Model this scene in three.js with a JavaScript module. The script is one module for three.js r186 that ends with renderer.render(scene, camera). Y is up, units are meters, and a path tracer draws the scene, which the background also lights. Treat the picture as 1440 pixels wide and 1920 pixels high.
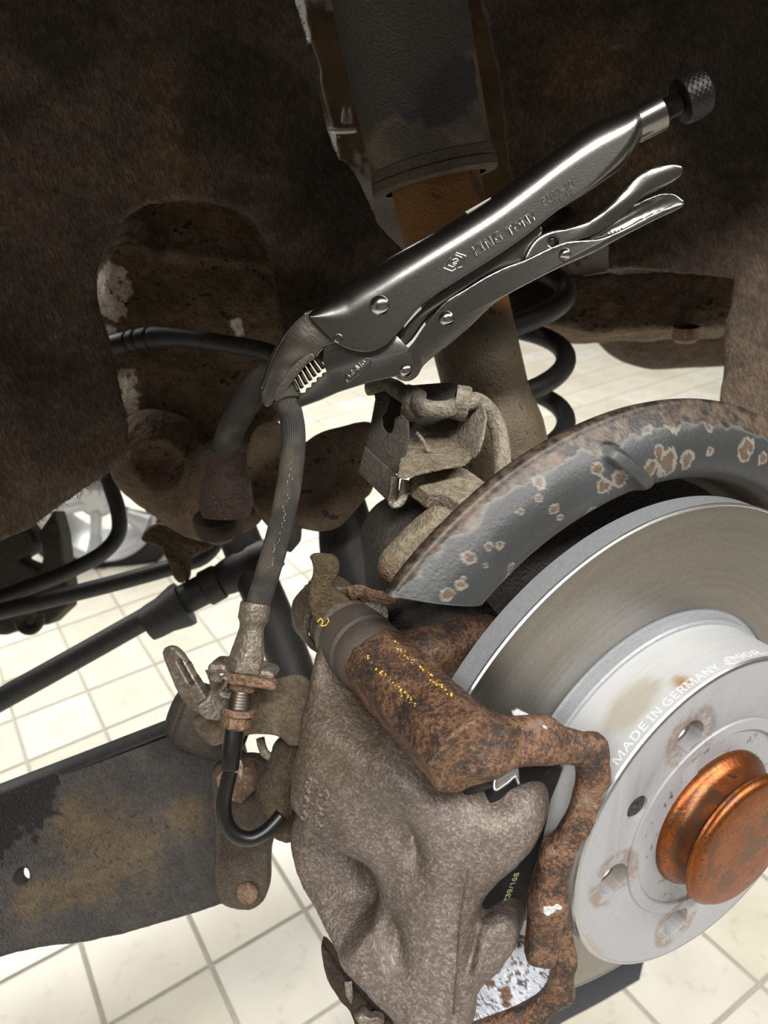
import * as THREE from 'three';
import { RectAreaLightUniformsLib } from 'three/addons/lights/RectAreaLightUniformsLib.js';
import { mergeGeometries, mergeVertices, toCreasedNormals } from 'three/addons/utils/BufferGeometryUtils.js';
import { RoundedBoxGeometry } from 'three/addons/geometries/RoundedBoxGeometry.js';
import { FontLoader } from 'three/addons/loaders/FontLoader.js';
import { TextGeometry } from 'three/addons/geometries/TextGeometry.js';

// ---------------------------------------------------------------- camera, light, exposure
const V = (x = 0, y = 0, z = 0) => new THREE.Vector3(x, y, z);
const EYE = 1.39, F = 1450, CX = 720, CY = 960;            // eye height, focal length in pixels, picture centre
// world axes (x outboard, y up, z along the car) written in the lens's own axes (right, down, forward)
const WX = V(0.48302868, 0.35945135, -0.79842221), WY = V(-0.0702015, -0.89301907, -0.44450949), WZ = V(-0.8727858, 0.27076127, -0.40611979);
const dirOf = (x, y, z) => { const p = V(x, y, z); return V(p.dot(WX), p.dot(WY), p.dot(WZ)); };
const at = (x, y, z) => dirOf(x, y, z).add(V(0, EYE, 0));
const P = (px, py, d) => at((px - CX) / F * d, (py - CY) / F * d, d);      // pixel and distance along the lens axis
const EYEPOS = V(0, EYE, 0);

const scene = new THREE.Scene();
scene.background = new THREE.Color(0x0a0a0a);
const camera = new THREE.PerspectiveCamera(2 * Math.atan(960 / F) * 180 / Math.PI, 0.75, 0.02, 40);
camera.position.copy(EYEPOS);
camera.quaternion.setFromRotationMatrix(new THREE.Matrix4().makeBasis(dirOf(1, 0, 0), dirOf(0, -1, 0), dirOf(0, 0, -1)));
camera.updateMatrixWorld();
camera.focus = 0.345; camera.userData.fStop = 14;

const renderer = new THREE.WebGLRenderer({ antialias: true });
renderer.toneMapping = THREE.LinearToneMapping;
renderer.toneMappingExposure = 1.0;
renderer.shadowMap.enabled = true;
RectAreaLightUniformsLib.init();

// ceiling strip lights of the workshop: [x, z, intensity]
const CEIL = 3.4;
const STRIPS = [[1.5, -1.7, 62], [1.5, 0.5, 62], [1.5, 2.7, 62], [-2.6, -1.7, 50], [-2.6, 0.5, 50], [-4.4, -1.7, 50], [-4.4, 0.5, 50]];
const STRIP_W = 0.32, STRIP_L = 1.9;

// ---------------------------------------------------------------- helpers
function mulberry(a) { return () => { a |= 0; a = a + 0x6D2B79F5 | 0; let t = Math.imul(a ^ a >>> 15, 1 | a); t = t + Math.imul(t ^ t >>> 7, 61 | t) ^ t; return ((t ^ t >>> 14) >>> 0) / 4294967296; }; }
const rand = mulberry(77);
const clamp = (x, a = 0, b = 1) => x < a ? a : x > b ? b : x;
const mix = (a, b, t) => a + (b - a) * t;
const sstep = (a, b, x) => { const t = clamp((x - a) / (b - a)); return t * t * (3 - 2 * t); };
const lin = c => { c /= 255; return c <= 0.04045 ? c / 12.92 : ((c + 0.055) / 1.055) ** 2.4; };
const L3 = (r, g, b) => [lin(r), lin(g), lin(b)];
const mix3 = (a, b, t) => [mix(a[0], b[0], t), mix(a[1], b[1], t), mix(a[2], b[2], t)];

function h3(x, y, z) { let h = Math.imul(x, 374761393) ^ Math.imul(y, 668265263) ^ Math.imul(z, 2147483647 ^ 1274126177); h = Math.imul(h ^ h >>> 13, 1274126177); h ^= h >>> 16; return (h >>> 0) / 4294967296; }
function n3(x, y, z) {
  const xi = Math.floor(x), yi = Math.floor(y), zi = Math.floor(z); let u = x - xi, v = y - yi, w = z - zi;
  u = u * u * (3 - 2 * u); v = v * v * (3 - 2 * v); w = w * w * (3 - 2 * w);
  const a = mix(mix(h3(xi, yi, zi), h3(xi + 1, yi, zi), u), mix(h3(xi, yi + 1, zi), h3(xi + 1, yi + 1, zi), u), v);
  const b = mix(mix(h3(xi, yi, zi + 1), h3(xi + 1, yi, zi + 1), u), mix(h3(xi, yi + 1, zi + 1), h3(xi + 1, yi + 1, zi + 1), u), v);
  return mix(a, b, w);
}
function fb3(p, s, oct = 3) { let a = 0, k = 0.5, f = 1 / s, t = 0; for (let i = 0; i < oct; i++) { a += k * n3(p.x * f + 17.3 * i, p.y * f + 5.1 * i, p.z * f - 9.7 * i); t += k; k *= 0.55; f *= 2.03; } return a / t; }

// tileable noise for textures
function fbm(N, freq, oct, seed, gain = 0.55, stretch = 1) {
  const out = new Float32Array(N * N); let k = 1, tot = 0;
  for (let o = 0; o < oct; o++) {
    const fx = Math.min(freq << o, N), fy = Math.max(1, Math.min(Math.round((freq << o) * stretch), N)), r = mulberry(seed * 101 + o * 7919), g = new Float32Array(fx * fy);
    for (let i = 0; i < g.length; i++) g[i] = r();
    for (let y = 0; y < N; y++) {
      const Y = y * fy / N, y0 = Math.floor(Y), y1 = (y0 + 1) % fy; let v = Y - y0; v = v * v * (3 - 2 * v);
      for (let x = 0; x < N; x++) {
        const X = x * fx / N, x0 = Math.floor(X), x1 = (x0 + 1) % fx; let u = X - x0; u = u * u * (3 - 2 * u);
        const a = g[y0 * fx + x0], b = g[y0 * fx + x1], c = g[y1 * fx + x0], d = g[y1 * fx + x1];
        out[y * N + x] += k * (a + (b - a) * u + (c - a) * v + (a - b - c + d) * u * v);
      }
    }
    tot += k; k *= gain;
  }
  for (let i = 0; i < out.length; i++) out[i] /= tot;
  return out;
}
const TILE = 0.1;     // metres covered by one repeat of a tiling texture
function dataTex(N, M, fn, srgb = true, wrap = true) {
  const d = new Uint8Array(N * M * 4);
  for (let i = 0; i < N * M; i++) { const c = fn(i, i % N, Math.floor(i / N)); d[i * 4] = clamp(c[0], 0, 255); d[i * 4 + 1] = clamp(c[1], 0, 255); d[i * 4 + 2] = clamp(c[2], 0, 255); d[i * 4 + 3] = 255; }
  const t = new THREE.DataTexture(d, N, M, THREE.RGBAFormat); t.magFilter = THREE.LinearFilter; t.minFilter = THREE.LinearFilter;
  if (wrap) t.wrapS = t.wrapT = THREE.RepeatWrapping;
  if (srgb) t.colorSpace = THREE.SRGBColorSpace;
  t.needsUpdate = true; return t;
}
const ramp = (stops, t) => { for (let i = 1; i < stops.length; i++) if (t <= stops[i][0]) { const a = stops[i - 1], b = stops[i], k = clamp((t - a[0]) / (b[0] - a[0])); return [mix(a[1], b[1], k), mix(a[2], b[2], k), mix(a[3], b[3], k)]; } const e = stops[stops.length - 1]; return [e[1], e[2], e[3]]; };
const grey = (arr, lo = 0.25, hi = 0.75) => dataTex(Math.sqrt(arr.length), Math.sqrt(arr.length), i => { const g = 255 * clamp((arr[i] - lo) / (hi - lo)); return [g, g, g]; }, false);

// box-mapped uv in metres / TILE, for any geometry
function boxUV(g, s = TILE) {
  if (g.index) g = g.toNonIndexed();
  const p = g.attributes.position, uv = new Float32Array(p.count * 2), a = V(), b = V(), c = V(), n = V();
  for (let i = 0; i < p.count; i += 3) {
    a.fromBufferAttribute(p, i); b.fromBufferAttribute(p, i + 1); c.fromBufferAttribute(p, i + 2);
    n.copy(b).sub(a).cross(c.clone().sub(a)); const ax = Math.abs(n.x), ay = Math.abs(n.y), az = Math.abs(n.z);
    [a, b, c].forEach((q, k) => { const u = ax >= ay && ax >= az ? [q.z, q.y] : ay >= az ? [q.x, q.z] : [q.x, q.y]; uv[(i + k) * 2] = u[0] / s; uv[(i + k) * 2 + 1] = u[1] / s; });
  }
  g.setAttribute('uv', new THREE.BufferAttribute(uv, 2)); return g;
}
function paint(g, fn) {
  const p = g.attributes.position, n = g.attributes.normal, c = new Float32Array(p.count * 3), q = V(), m = V();
  for (let i = 0; i < p.count; i++) { q.fromBufferAttribute(p, i); if (n) m.fromBufferAttribute(n, i); const k = fn(q, m); c[i * 3] = k[0]; c[i * 3 + 1] = k[1]; c[i * 3 + 2] = k[2]; }
  g.setAttribute('color', new THREE.BufferAttribute(c, 3)); return g;
}
const tint = (g, c) => paint(g, () => c);

// creased normals at millimetre scale
function crease(g, a) { g.scale(1000, 1000, 1000); g = toCreasedNormals(g, a); g.scale(0.001, 0.001, 0.001); return g; }
// a plane with axes u (picture right), v (picture up), n (towards the viewer)
class Frame {
  constructor(o, n, up) { this.o = o; this.n = n.clone().normalize(); this.u = up.clone().cross(this.n).normalize(); this.v = this.n.clone().cross(this.u); this.m = new THREE.Matrix4().makeBasis(this.u, this.v, this.n).setPosition(o); }
  px(x, y) { const d = P(x, y, 1).sub(EYEPOS), t = this.o.clone().sub(EYEPOS).dot(this.n) / d.dot(this.n), q = d.multiplyScalar(t).add(EYEPOS).sub(this.o); return [q.dot(this.u), q.dot(this.v)]; }
  to(u, v, w = 0) { return this.o.clone().addScaledVector(this.u, u).addScaledVector(this.v, v).addScaledVector(this.n, w); }
  at(x, y, w = 0) { const [u, v] = this.px(x, y); return this.to(u, v, w); }
  shift(w) { return new Frame(this.o.clone().addScaledVector(this.n, w), this.n, this.v); }
}
const UPV = dirOf(0, -1, 0), BACK = dirOf(0, 0, -1), RIGHT = dirOf(1, 0, 0);
const plane3 = (a, b, c) => { const n = b.clone().sub(a).cross(c.clone().sub(a)).normalize(); if (n.dot(EYEPOS.clone().sub(a)) < 0) n.negate(); return new Frame(a.clone(), n, UPV); };
// plane through a pixel at distance d; tx, ty = growth of distance per pixel to the right / down
const planeAt = (px, py, d, tx = 0, ty = 0) => plane3(P(px, py, d), P(px + 100, py, d + 100 * tx), P(px, py + 100, d + 100 * ty));

const smin = (a, b, k) => { const h = Math.max(k - Math.abs(a - b), 0) / k; return Math.min(a, b) - h * h * h * k / 6; };
const smax = (a, b, k) => -smin(-a, -b, k);
const capsule = (p, a, b, ra, rb) => { const bx = b.x - a.x, by = b.y - a.y, bz = b.z - a.z, px = p.x - a.x, py = p.y - a.y, pz = p.z - a.z; const t = clamp((px * bx + py * by + pz * bz) / (bx * bx + by * by + bz * bz)); return Math.hypot(px - bx * t, py - by * t, pz - bz * t) - mix(ra, rb, t); };
function boxSdf(p, fr, hx, hy, hz, r) { const q = p.clone().sub(fr.o), x = Math.abs(q.dot(fr.u)) - hx + r, y = Math.abs(q.dot(fr.v)) - hy + r, z = Math.abs(q.dot(fr.n)) - hz + r; return Math.hypot(Math.max(x, 0), Math.max(y, 0), Math.max(z, 0)) + Math.min(Math.max(x, y, z), 0) - r; }
function polySdf(poly, x, y) {
  let d = 1e9, s = 1;
  for (let i = 0, j = poly.length - 1; i < poly.length; j = i++) {
    const ax = poly[i][0], ay = poly[i][1], ex = poly[j][0] - ax, ey = poly[j][1] - ay, wx = x - ax, wy = y - ay;
    const t = clamp((wx * ex + wy * ey) / (ex * ex + ey * ey + 1e-18)), bx = wx - ex * t, by = wy - ey * t;
    d = Math.min(d, bx * bx + by * by);
    const c1 = y >= ay, c2 = y < poly[j][1], c3 = ex * wy > ey * wx;
    if ((c1 && c2 && c3) || (!c1 && !c2 && !c3)) s = -s;
  }
  return s * Math.sqrt(d);
}
const spline = (pts, n, closed = true) => new THREE.CatmullRomCurve3(pts.map(p => V(p[0], p[1], 0)), closed, 'centripetal').getPoints(n).slice(0, closed ? n : n + 1).map(p => [p.x, p.y]);

// surface nets: field(i, j, k, x, y, z) sampled on a grid
function nets(f, lo, hi, cell) {
  const nx = Math.ceil((hi.x - lo.x) / cell) + 1, ny = Math.ceil((hi.y - lo.y) / cell) + 1, nz = Math.ceil((hi.z - lo.z) / cell) + 1;
  const val = new Float32Array(nx * ny * nz), p = V();
  for (let k = 0, m = 0; k < nz; k++) for (let j = 0; j < ny; j++) for (let i = 0; i < nx; i++, m++) { p.set(lo.x + i * cell, lo.y + j * cell, lo.z + k * cell); val[m] = f(p, i, j, k); }
  const id = new Int32Array(nx * ny * nz).fill(-1), pos = [], idx = [], sx = 1, sy = nx, sz = nx * ny, off = [0, sx, sy, sx + sy, sz, sx + sz, sy + sz, sx + sy + sz];
  const E = [[0, 1], [0, 2], [0, 4], [1, 3], [1, 5], [2, 3], [2, 6], [3, 7], [4, 5], [4, 6], [5, 7], [6, 7]];
  for (let k = 0; k < nz - 1; k++) for (let j = 0; j < ny - 1; j++) for (let i = 0; i < nx - 1; i++) {
    const m = i + j * sy + k * sz; let neg = 0; for (let c = 0; c < 8; c++) if (val[m + off[c]] < 0) neg++;
    if (!neg || neg === 8) continue;
    let x = 0, y = 0, z = 0, n = 0;
    for (const [a, b] of E) { const va = val[m + off[a]], vb = val[m + off[b]]; if ((va < 0) === (vb < 0)) continue; const t = va / (va - vb); x += mix(a & 1, b & 1, t); y += mix(a >> 1 & 1, b >> 1 & 1, t); z += mix(a >> 2, b >> 2, t); n++; }
    id[m] = pos.length / 3; pos.push(lo.x + (i + x / n) * cell, lo.y + (j + y / n) * cell, lo.z + (k + z / n) * cell);
  }
  const quad = (a, b, c, d, flip) => { if (a < 0 || b < 0 || c < 0 || d < 0) return; if (flip) idx.push(a, c, b, b, c, d); else idx.push(a, b, c, b, d, c); };
  for (let k = 1; k < nz - 1; k++) for (let j = 1; j < ny - 1; j++) for (let i = 1; i < nx - 1; i++) {
    const m = i + j * sy + k * sz, v = val[m] < 0;
    if (v !== val[m + sx] < 0) quad(id[m - sy - sz], id[m - sz], id[m - sy], id[m], !v);
    if (v !== val[m + sy] < 0) quad(id[m - sx - sz], id[m - sz], id[m - sx], id[m], v);
    if (v !== val[m + sz] < 0) quad(id[m - sx - sy], id[m - sy], id[m - sx], id[m], !v);
  }
  const g = new THREE.BufferGeometry(); g.setAttribute('position', new THREE.Float32BufferAttribute(pos, 3)); g.setIndex(idx); g.computeVertexNormals(); return g;
}
function solid(f, pts, pad, cell) { const b = new THREE.Box3().setFromPoints(pts).expandByScalar(pad); return nets(f, b.min, b.max, cell); }
// a solid with a traced outline, a modelled front relief and real thickness, in a plane's own axes
function pillow(fr, outline, { thick = 0.02, front = () => 0, round = 0.006, cell = 0.002, holes = [], smooth = 0, noise = 0, noiseScale = 0.02, back = null, extra = null }) {
  let poly = outline.map(p => fr.px(p[0], p[1])); if (smooth) poly = spline(poly, smooth);
  const hs = holes.map(h => { const [u, v] = fr.px(h[0], h[1]); return [u, v, h[2]]; });
  let u0 = 1e9, u1 = -1e9, v0 = 1e9, v1 = -1e9; for (const [u, v] of poly) { u0 = Math.min(u0, u); u1 = Math.max(u1, u); v0 = Math.min(v0, v); v1 = Math.max(v1, v); }
  const pad = cell * 2.5; u0 -= pad; u1 += pad; v0 -= pad; v1 += pad;
  const nx = Math.ceil((u1 - u0) / cell) + 1, ny = Math.ceil((v1 - v0) / cell) + 1, D = new Float32Array(nx * ny), Fr = new Float32Array(nx * ny), Bk = new Float32Array(nx * ny); let lo = 1e9, hi = -1e9;
  for (let j = 0; j < ny; j++) for (let i = 0; i < nx; i++) {
    const u = u0 + i * cell, v = v0 + j * cell; let d = polySdf(poly, u, v); for (const h of hs) d = Math.max(d, h[2] - Math.hypot(u - h[0], v - h[1]));
    D[j * nx + i] = d; const f = front(u, v, d), b = back ? back(u, v, f) : f - thick; Fr[j * nx + i] = f; Bk[j * nx + i] = b; if (d < pad) { hi = Math.max(hi, f); lo = Math.min(lo, b); }
  }
  const g = nets((p, i, j) => { const m = Math.min(j, ny - 1) * nx + Math.min(i, nx - 1); let s = smax(D[m], smax(p.z - Fr[m], Bk[m] - p.z, round), round); if (noise) s += noise * (fb3(p, noiseScale, 3) - 0.5); if (extra) s = extra(s, p); return s; }, V(u0, v0, lo - pad), V(u1, v1, hi + pad), cell);
  g.applyMatrix4(fr.m); return g;
}
// gaussian bumps given in pixels on a plane: [x, y, radius along, radius across, turn in degrees, height in metres]
function relief(fr, list) {
  const b = list.map(([x, y, rx, ry, a, h]) => { const c = fr.px(x, y), e = fr.px(x + 10, y), s = Math.hypot(e[0] - c[0], e[1] - c[1]) / 10, t = -a * Math.PI / 180; return [c[0], c[1], Math.cos(t), Math.sin(t), rx * s, ry * s, h]; });
  return (u, v) => { let z = 0; for (const [x, y, c, s, rx, ry, h] of b) { const du = u - x, dv = v - y, p = (du * c + dv * s) / rx, q = (-du * s + dv * c) / ry, e = p * p + q * q; if (e < 9) z += h * Math.exp(-e); } return z; };
}
// a flat plate traced on a plane, front at w = 0
function plate(fr, outline, thick, { bevel = 0.0004, holes = [], smooth = 0, metric = false } = {}) {
  let poly = metric ? outline : outline.map(p => fr.px(p[0], p[1])); if (smooth) poly = spline(poly, smooth);
  const s = new THREE.Shape(poly.map(p => new THREE.Vector2(p[0], p[1])));
  for (const h of holes) { const [u, v] = metric ? h : fr.px(h[0], h[1]), q = new THREE.Path(); q.absellipse(u, v, h[2], h[3] || h[2], 0, Math.PI * 2, false, h[4] || 0); s.holes.push(q); }
  const b = Math.min(bevel, thick * 0.45); let g = new THREE.ExtrudeGeometry(s, { depth: thick - 2 * b, bevelEnabled: b > 0, bevelThickness: b, bevelSize: b, bevelOffset: -b, bevelSegments: 2, curveSegments: 20 });
  g.translate(0, 0, -thick + b); g = crease(g, 0.6); g.applyMatrix4(fr.m); return g;
}
// a swept tube: points, radius (number, list or function of t and angle)
function sweep(pts, radius, { seg = 0, rad = 20, closed = false, flat = null, caps = true } = {}) {
  const c = new THREE.CatmullRomCurve3(pts, closed, 'centripetal'), n = seg || Math.max(8, pts.length * 12), fr = c.computeFrenetFrames(n, closed), rr = (t, a) => typeof radius === 'function' ? radius(t, a) : Array.isArray(radius) ? (() => { const x = t * (radius.length - 1), i = Math.min(Math.floor(x), radius.length - 2); return mix(radius[i], radius[i + 1], x - i); })() : radius;
  const pos = [], idx = [], len = c.getLength(), uv = [];
  for (let i = 0; i <= n; i++) { const t = i / n, q = c.getPointAt(t); for (let j = 0; j <= rad; j++) { const a = j / rad * Math.PI * 2, r = rr(t, a), k = q.clone().addScaledVector(fr.normals[i], Math.cos(a) * r).addScaledVector(fr.binormals[i], Math.sin(a) * r * (flat || 1)); pos.push(k.x, k.y, k.z); uv.push(a / (Math.PI * 2), t * len / TILE); } }
  const w = rad + 1; for (let i = 0; i < n; i++) for (let j = 0; j < rad; j++) { const a = i * w + j; idx.push(a, a + 1, a + w, a + 1, a + w + 1, a + w); }
  if (caps && !closed) for (const [i, s] of [[0, 0], [n, 1]]) { const q = c.getPointAt(s), b = pos.length / 3; pos.push(q.x, q.y, q.z); uv.push(0, 0); for (let j = 0; j < rad; j++) s ? idx.push(b, i * w + j, i * w + j + 1) : idx.push(b, i * w + j + 1, i * w + j); }
  const g = new THREE.BufferGeometry(); g.setAttribute('position', new THREE.Float32BufferAttribute(pos, 3)); g.setAttribute('uv', new THREE.Float32BufferAttribute(uv, 2)); g.setIndex(idx); g.computeVertexNormals(); 
  // the seam column shares normals
  const N = g.attributes.normal; for (let i = 0; i <= n; i++) { const a = i * w, b = a + rad, x = V(N.getX(a) + N.getX(b), N.getY(a) + N.getY(b), N.getZ(a) + N.getZ(b)).normalize(); N.setXYZ(a, x.x, x.y, x.z); N.setXYZ(b, x.x, x.y, x.z); }
  return g;
}
const pxs = list => list.map(p => P(p[0], p[1], p[2]));
// a turned part: profile [[t, r], ...] along the axis dir from o
function rev(o, dir, profile, seg = 40, cr = 0.5, wob = null) {
  let g = new THREE.LatheGeometry(profile.map(([t, r]) => new THREE.Vector2(Math.max(r, 1e-5), t)), seg);
  if (wob) { const p = g.attributes.position; for (let i = 0; i < p.count; i++) { const x = p.getX(i), y = p.getY(i), z = p.getZ(i), k = wob(Math.atan2(x, z), y); p.setXYZ(i, x * k, y, z * k); } g.computeVertexNormals(); }
  g = crease(g, cr);
  const y = dir.clone().normalize(), z = Math.abs(y.dot(BACK)) > 0.95 ? UPV.clone() : BACK.clone(); z.addScaledVector(y, -z.dot(y)).normalize(); const x = y.clone().cross(z);
  g.applyMatrix4(new THREE.Matrix4().makeBasis(x, y, z).setPosition(o)); return g;
}
const prism = (o, dir, t0, t1, r, n = 6, bev = 0.0006, turn = 0) => { const g = rev(V(), V(0, 1, 0), [[t0, 0], [t0, r - bev], [t0 + bev, r], [t1 - bev, r], [t1, r - bev], [t1, 0]], n, 0.3); g.rotateY(turn); const y = dir.clone().normalize(), z = Math.abs(y.dot(BACK)) > 0.95 ? UPV.clone() : BACK.clone(); z.addScaledVector(y, -z.dot(y)).normalize(); g.applyMatrix4(new THREE.Matrix4().makeBasis(y.clone().cross(z), y, z).setPosition(o)); return g; };

// ---------------------------------------------------------------- things and parts
const used = {};
function numbered(n) { const k = used[n] = (used[n] ?? -1) + 1; return k ? `${n}_${String(k).padStart(3, '0')}` : n; }
function thing(name, label, category, group) { const o = new THREE.Group(); o.name = numbered(name); o.userData = { label, category }; if (group) o.userData.group = group; scene.add(o); return o; }
function struct(name, label, category = 'structure') { const o = new THREE.Group(); o.name = numbered(name); o.userData = { label, category, kind: 'structure' }; scene.add(o); return o; }
function part(parent, name, geo, mat, label) { const m = new THREE.Mesh(geo, mat); m.name = name; m.castShadow = m.receiveShadow = true; if (label) m.userData.label = label; parent.add(m); return m; }
// move a thing's origin to its base, keeping every part where it is
function settle(o) {
  const b = new THREE.Box3().setFromObject(o), c = b.getCenter(V()); c.y = b.min.y; const seen = new Set();
  o.traverse(m => { if (m.isMesh && !seen.has(m.geometry)) { seen.add(m.geometry); m.geometry.translate(-c.x, -c.y, -c.z); } });
  o.position.copy(c); return o;
}
const font = await new FontLoader().loadAsync('fonts/droid/droid_sans_bold.typeface.json');
const fontR = await new FontLoader().loadAsync('fonts/droid/droid_sans_regular.typeface.json');
const text = (s, size, depth, f = font, bev = 0) => { const g = new TextGeometry(s, { font: f, size, depth, curveSegments: 4, bevelEnabled: bev > 0, bevelSize: bev, bevelThickness: bev, bevelOffset: -bev * 0.6, bevelSegments: 2 }); g.computeBoundingBox(); return g; };
// ---------------------------------------------------------------- textures and materials
const NA = fbm(1024, 6, 7, 1), NB = fbm(1024, 24, 6, 2), NC = fbm(1024, 96, 4, 3), ND = fbm(1024, 10, 6, 4, 0.65), NF = fbm(1024, 160, 3, 5, 0.6, 0.22), NG = fbm(1024, 200, 3, 6, 0.7);
const pit = i => sstep(0.66, 0.8, NC[i]);
const bumpFine = grey(NC), bumpMid = grey(ND, 0.2, 0.8), bumpFelt = dataTex(1024, 1024, i => { const g = 255 * clamp(NF[i] * 0.75 + NB[i] * 0.45 - 0.15); return [g, g, g]; }, false), bumpGrain = grey(NG);
const bumpRust = dataTex(1024, 1024, i => { const g = 255 * clamp(NC[i] * 0.7 + NG[i] * 0.8 - 0.3); return [g, g, g]; }, false);
const mapOf = fn => dataTex(1024, 1024, fn);
// colours of matter, in sRGB
const mapFelt = mapOf(i => { let c = ramp([[0, 52, 44, 39], [0.42, 80, 68, 59], [0.55, 96, 82, 70], [0.8, 128, 111, 94]], NF[i] * 0.55 + NB[i] * 0.3 + NC[i] * 0.2 - 0.02); if (NG[i] > 0.80) c = [128, 114, 94]; return c; });
const mapCast = mapOf(i => { let c = ramp([[0, 86, 77, 72], [0.42, 106, 97, 91], [0.53, 120, 111, 105], [0.64, 144, 136, 130], [1, 200, 194, 188]], NC[i] * 0.5 + NB[i] * 0.1 + NG[i] * 0.44 - 0.02); return c; });
const mapRust = mapOf(i => { let c = ramp([[0, 48, 39, 34], [0.38, 80, 62, 50], [0.48, 106, 80, 60], [0.56, 122, 96, 74], [0.66, 126, 106, 90], [1, 164, 148, 132]], ND[i] * 0.5 + NC[i] * 0.42 + NG[i] * 0.12); if (NG[i] > 0.86) c = [186, 164, 120]; return c; });
const mapRustScale = mapOf(i => ramp([[0, 36, 29, 25], [0.3, 58, 44, 36], [0.46, 82, 58, 43], [0.56, 104, 72, 49], [0.68, 112, 84, 62], [0.82, 106, 90, 78], [1, 138, 120, 104]], ((NA[i] - 0.5) * 0.35 + (ND[i] - 0.5) * 0.4 + (NC[i] - 0.5) * 0.4 + (NG[i] - 0.5) * 0.15) * 2.1 + 0.5));
const mapDirt = mapOf(i => ramp([[0, 78, 71, 62], [0.4, 116, 107, 94], [0.55, 142, 133, 118], [1, 174, 166, 150]], NB[i] * 0.45 + NC[i] * 0.45 + NG[i] * 0.1));
const mapSteel = mapOf(i => { let c = ramp([[0, 78, 70, 62], [0.42, 104, 95, 84], [0.56, 122, 113, 101], [0.68, 144, 136, 124], [1, 180, 172, 160]], NB[i] * 0.4 + NC[i] * 0.4 + NG[i] * 0.22); const k = sstep(0.58, 0.68, ND[i]) * 0.45; return [mix(c[0], 104, k), mix(c[1], 80, k), mix(c[2], 60, k)]; });
const mapGrime = mapOf(i => { let c = ramp([[0, 60, 58, 57], [0.42, 84, 81, 79], [0.6, 104, 99, 94], [1, 132, 124, 112]], ND[i] * 0.4 + NC[i] * 0.4 + NG[i] * 0.2); if (NG[i] > 0.86) c = [170, 160, 140]; return c; });
const mapChassis = mapOf(i => { let c = ramp([[0, 62, 51, 41], [0.4, 94, 80, 64], [0.55, 114, 98, 79], [1, 148, 130, 106]], ND[i] * 0.55 + NC[i] * 0.35 + NG[i] * 0.1); if (NB[i] > 0.72) c = [60, 44, 32]; return c; });
const mapBlack = mapOf(i => ramp([[0, 20, 20, 20], [0.5, 34, 34, 33], [1, 66, 64, 60]], NB[i] * 0.5 + NG[i] * 0.5));
const mapNeutral = mapOf(i => ramp([[0, 205, 205, 205], [0.5, 236, 236, 236], [1, 255, 255, 255]], NC[i] * 0.5 + NG[i] * 0.5));
const mapTile = mapOf(i => { let c = ramp([[0, 184, 180, 170], [0.5, 195, 191, 181], [1, 203, 200, 191]], NA[i]); const s = sstep(0.68, 0.8, NB[i]); return [c[0] - 9 * s, c[1] - 9 * s, c[2] - 9 * s]; });
const M = {};
const std = (name, o) => { const m = new THREE.MeshStandardMaterial({ side: THREE.DoubleSide, ...o }); m.name = name; return M[name] = m; };
const phy = (name, o) => { const m = new THREE.MeshPhysicalMaterial({ side: THREE.DoubleSide, ...o }); m.name = name; return M[name] = m; };
std('felt', { map: mapFelt, bumpMap: bumpFelt, bumpScale: 0.0016, roughness: 0.97, vertexColors: true });
std('cast', { map: mapCast, bumpMap: bumpFine, bumpScale: 0.0002, roughness: 0.58, metalness: 0.25, vertexColors: true });
std('rust', { map: mapRust, bumpMap: bumpRust, bumpScale: 0.0005, roughness: 0.62, metalness: 0.15, vertexColors: true });
std('rust_scale', { map: mapRustScale, bumpMap: bumpRust, bumpScale: 0.0005, roughness: 0.62, metalness: 0.15 });
std('rust_plain', { map: mapRust, bumpMap: bumpFine, bumpScale: 0.0005, roughness: 0.75, metalness: 0.1 });
std('dirt', { map: mapDirt, bumpMap: bumpFine, bumpScale: 0.0006, roughness: 0.92, vertexColors: true });
std('dirt_brown', { map: mapDirt, color: 0xb2a898, bumpMap: bumpFine, bumpScale: 0.0003, roughness: 0.8, metalness: 0.1 });
std('dirt_plain', { map: mapDirt, bumpMap: bumpFine, bumpScale: 0.0005, roughness: 0.9 });
std('dull_steel', { map: mapSteel, bumpMap: bumpFine, bumpScale: 0.00025, roughness: 0.5, metalness: 0.45 });
std('dusty_dark', { map: mapGrime, color: 0xc8c0b4, bumpMap: bumpFine, bumpScale: 0.0003, roughness: 0.75, metalness: 0.15 });
std('grime', { map: mapGrime, bumpMap: bumpFine, bumpScale: 0.0004, roughness: 0.72, metalness: 0.15, vertexColors: true });
std('chassis', { map: mapChassis, bumpMap: bumpMid, bumpScale: 0.0022, roughness: 0.9, vertexColors: true });
std('black', { map: mapBlack, roughness: 0.55 });
std('black_matt', { map: mapBlack, color: 0x606060, roughness: 0.75 });
std('black_satin', { map: mapBlack, color: 0x8a8a8a, roughness: 0.38 });
std('rubber', { map: mapBlack, color: 0xffffff, roughness: 0.8, bumpMap: bumpGrain, bumpScale: 0.0002 });
std('rubber_dusty', { map: mapNeutral, color: 0x4a443c, roughness: 0.85, vertexColors: true });
std('dark_metal', { map: mapGrime, color: 0x8f867c, roughness: 0.7, metalness: 0.1, bumpMap: bumpFine, bumpScale: 0.0005 });
std('boot_rubber', { map: mapNeutral, color: 0x544c45, roughness: 0.62, bumpMap: bumpGrain, bumpScale: 0.0001 });
std('rust_dark', { map: mapRust, color: 0x6e6056, bumpMap: bumpFine, bumpScale: 0.0005, roughness: 0.85 });
phy('chrome', { map: mapNeutral, color: 0x8a8783, metalness: 1, roughness: 0.25, bumpMap: bumpGrain, bumpScale: 0.000009 });
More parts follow.
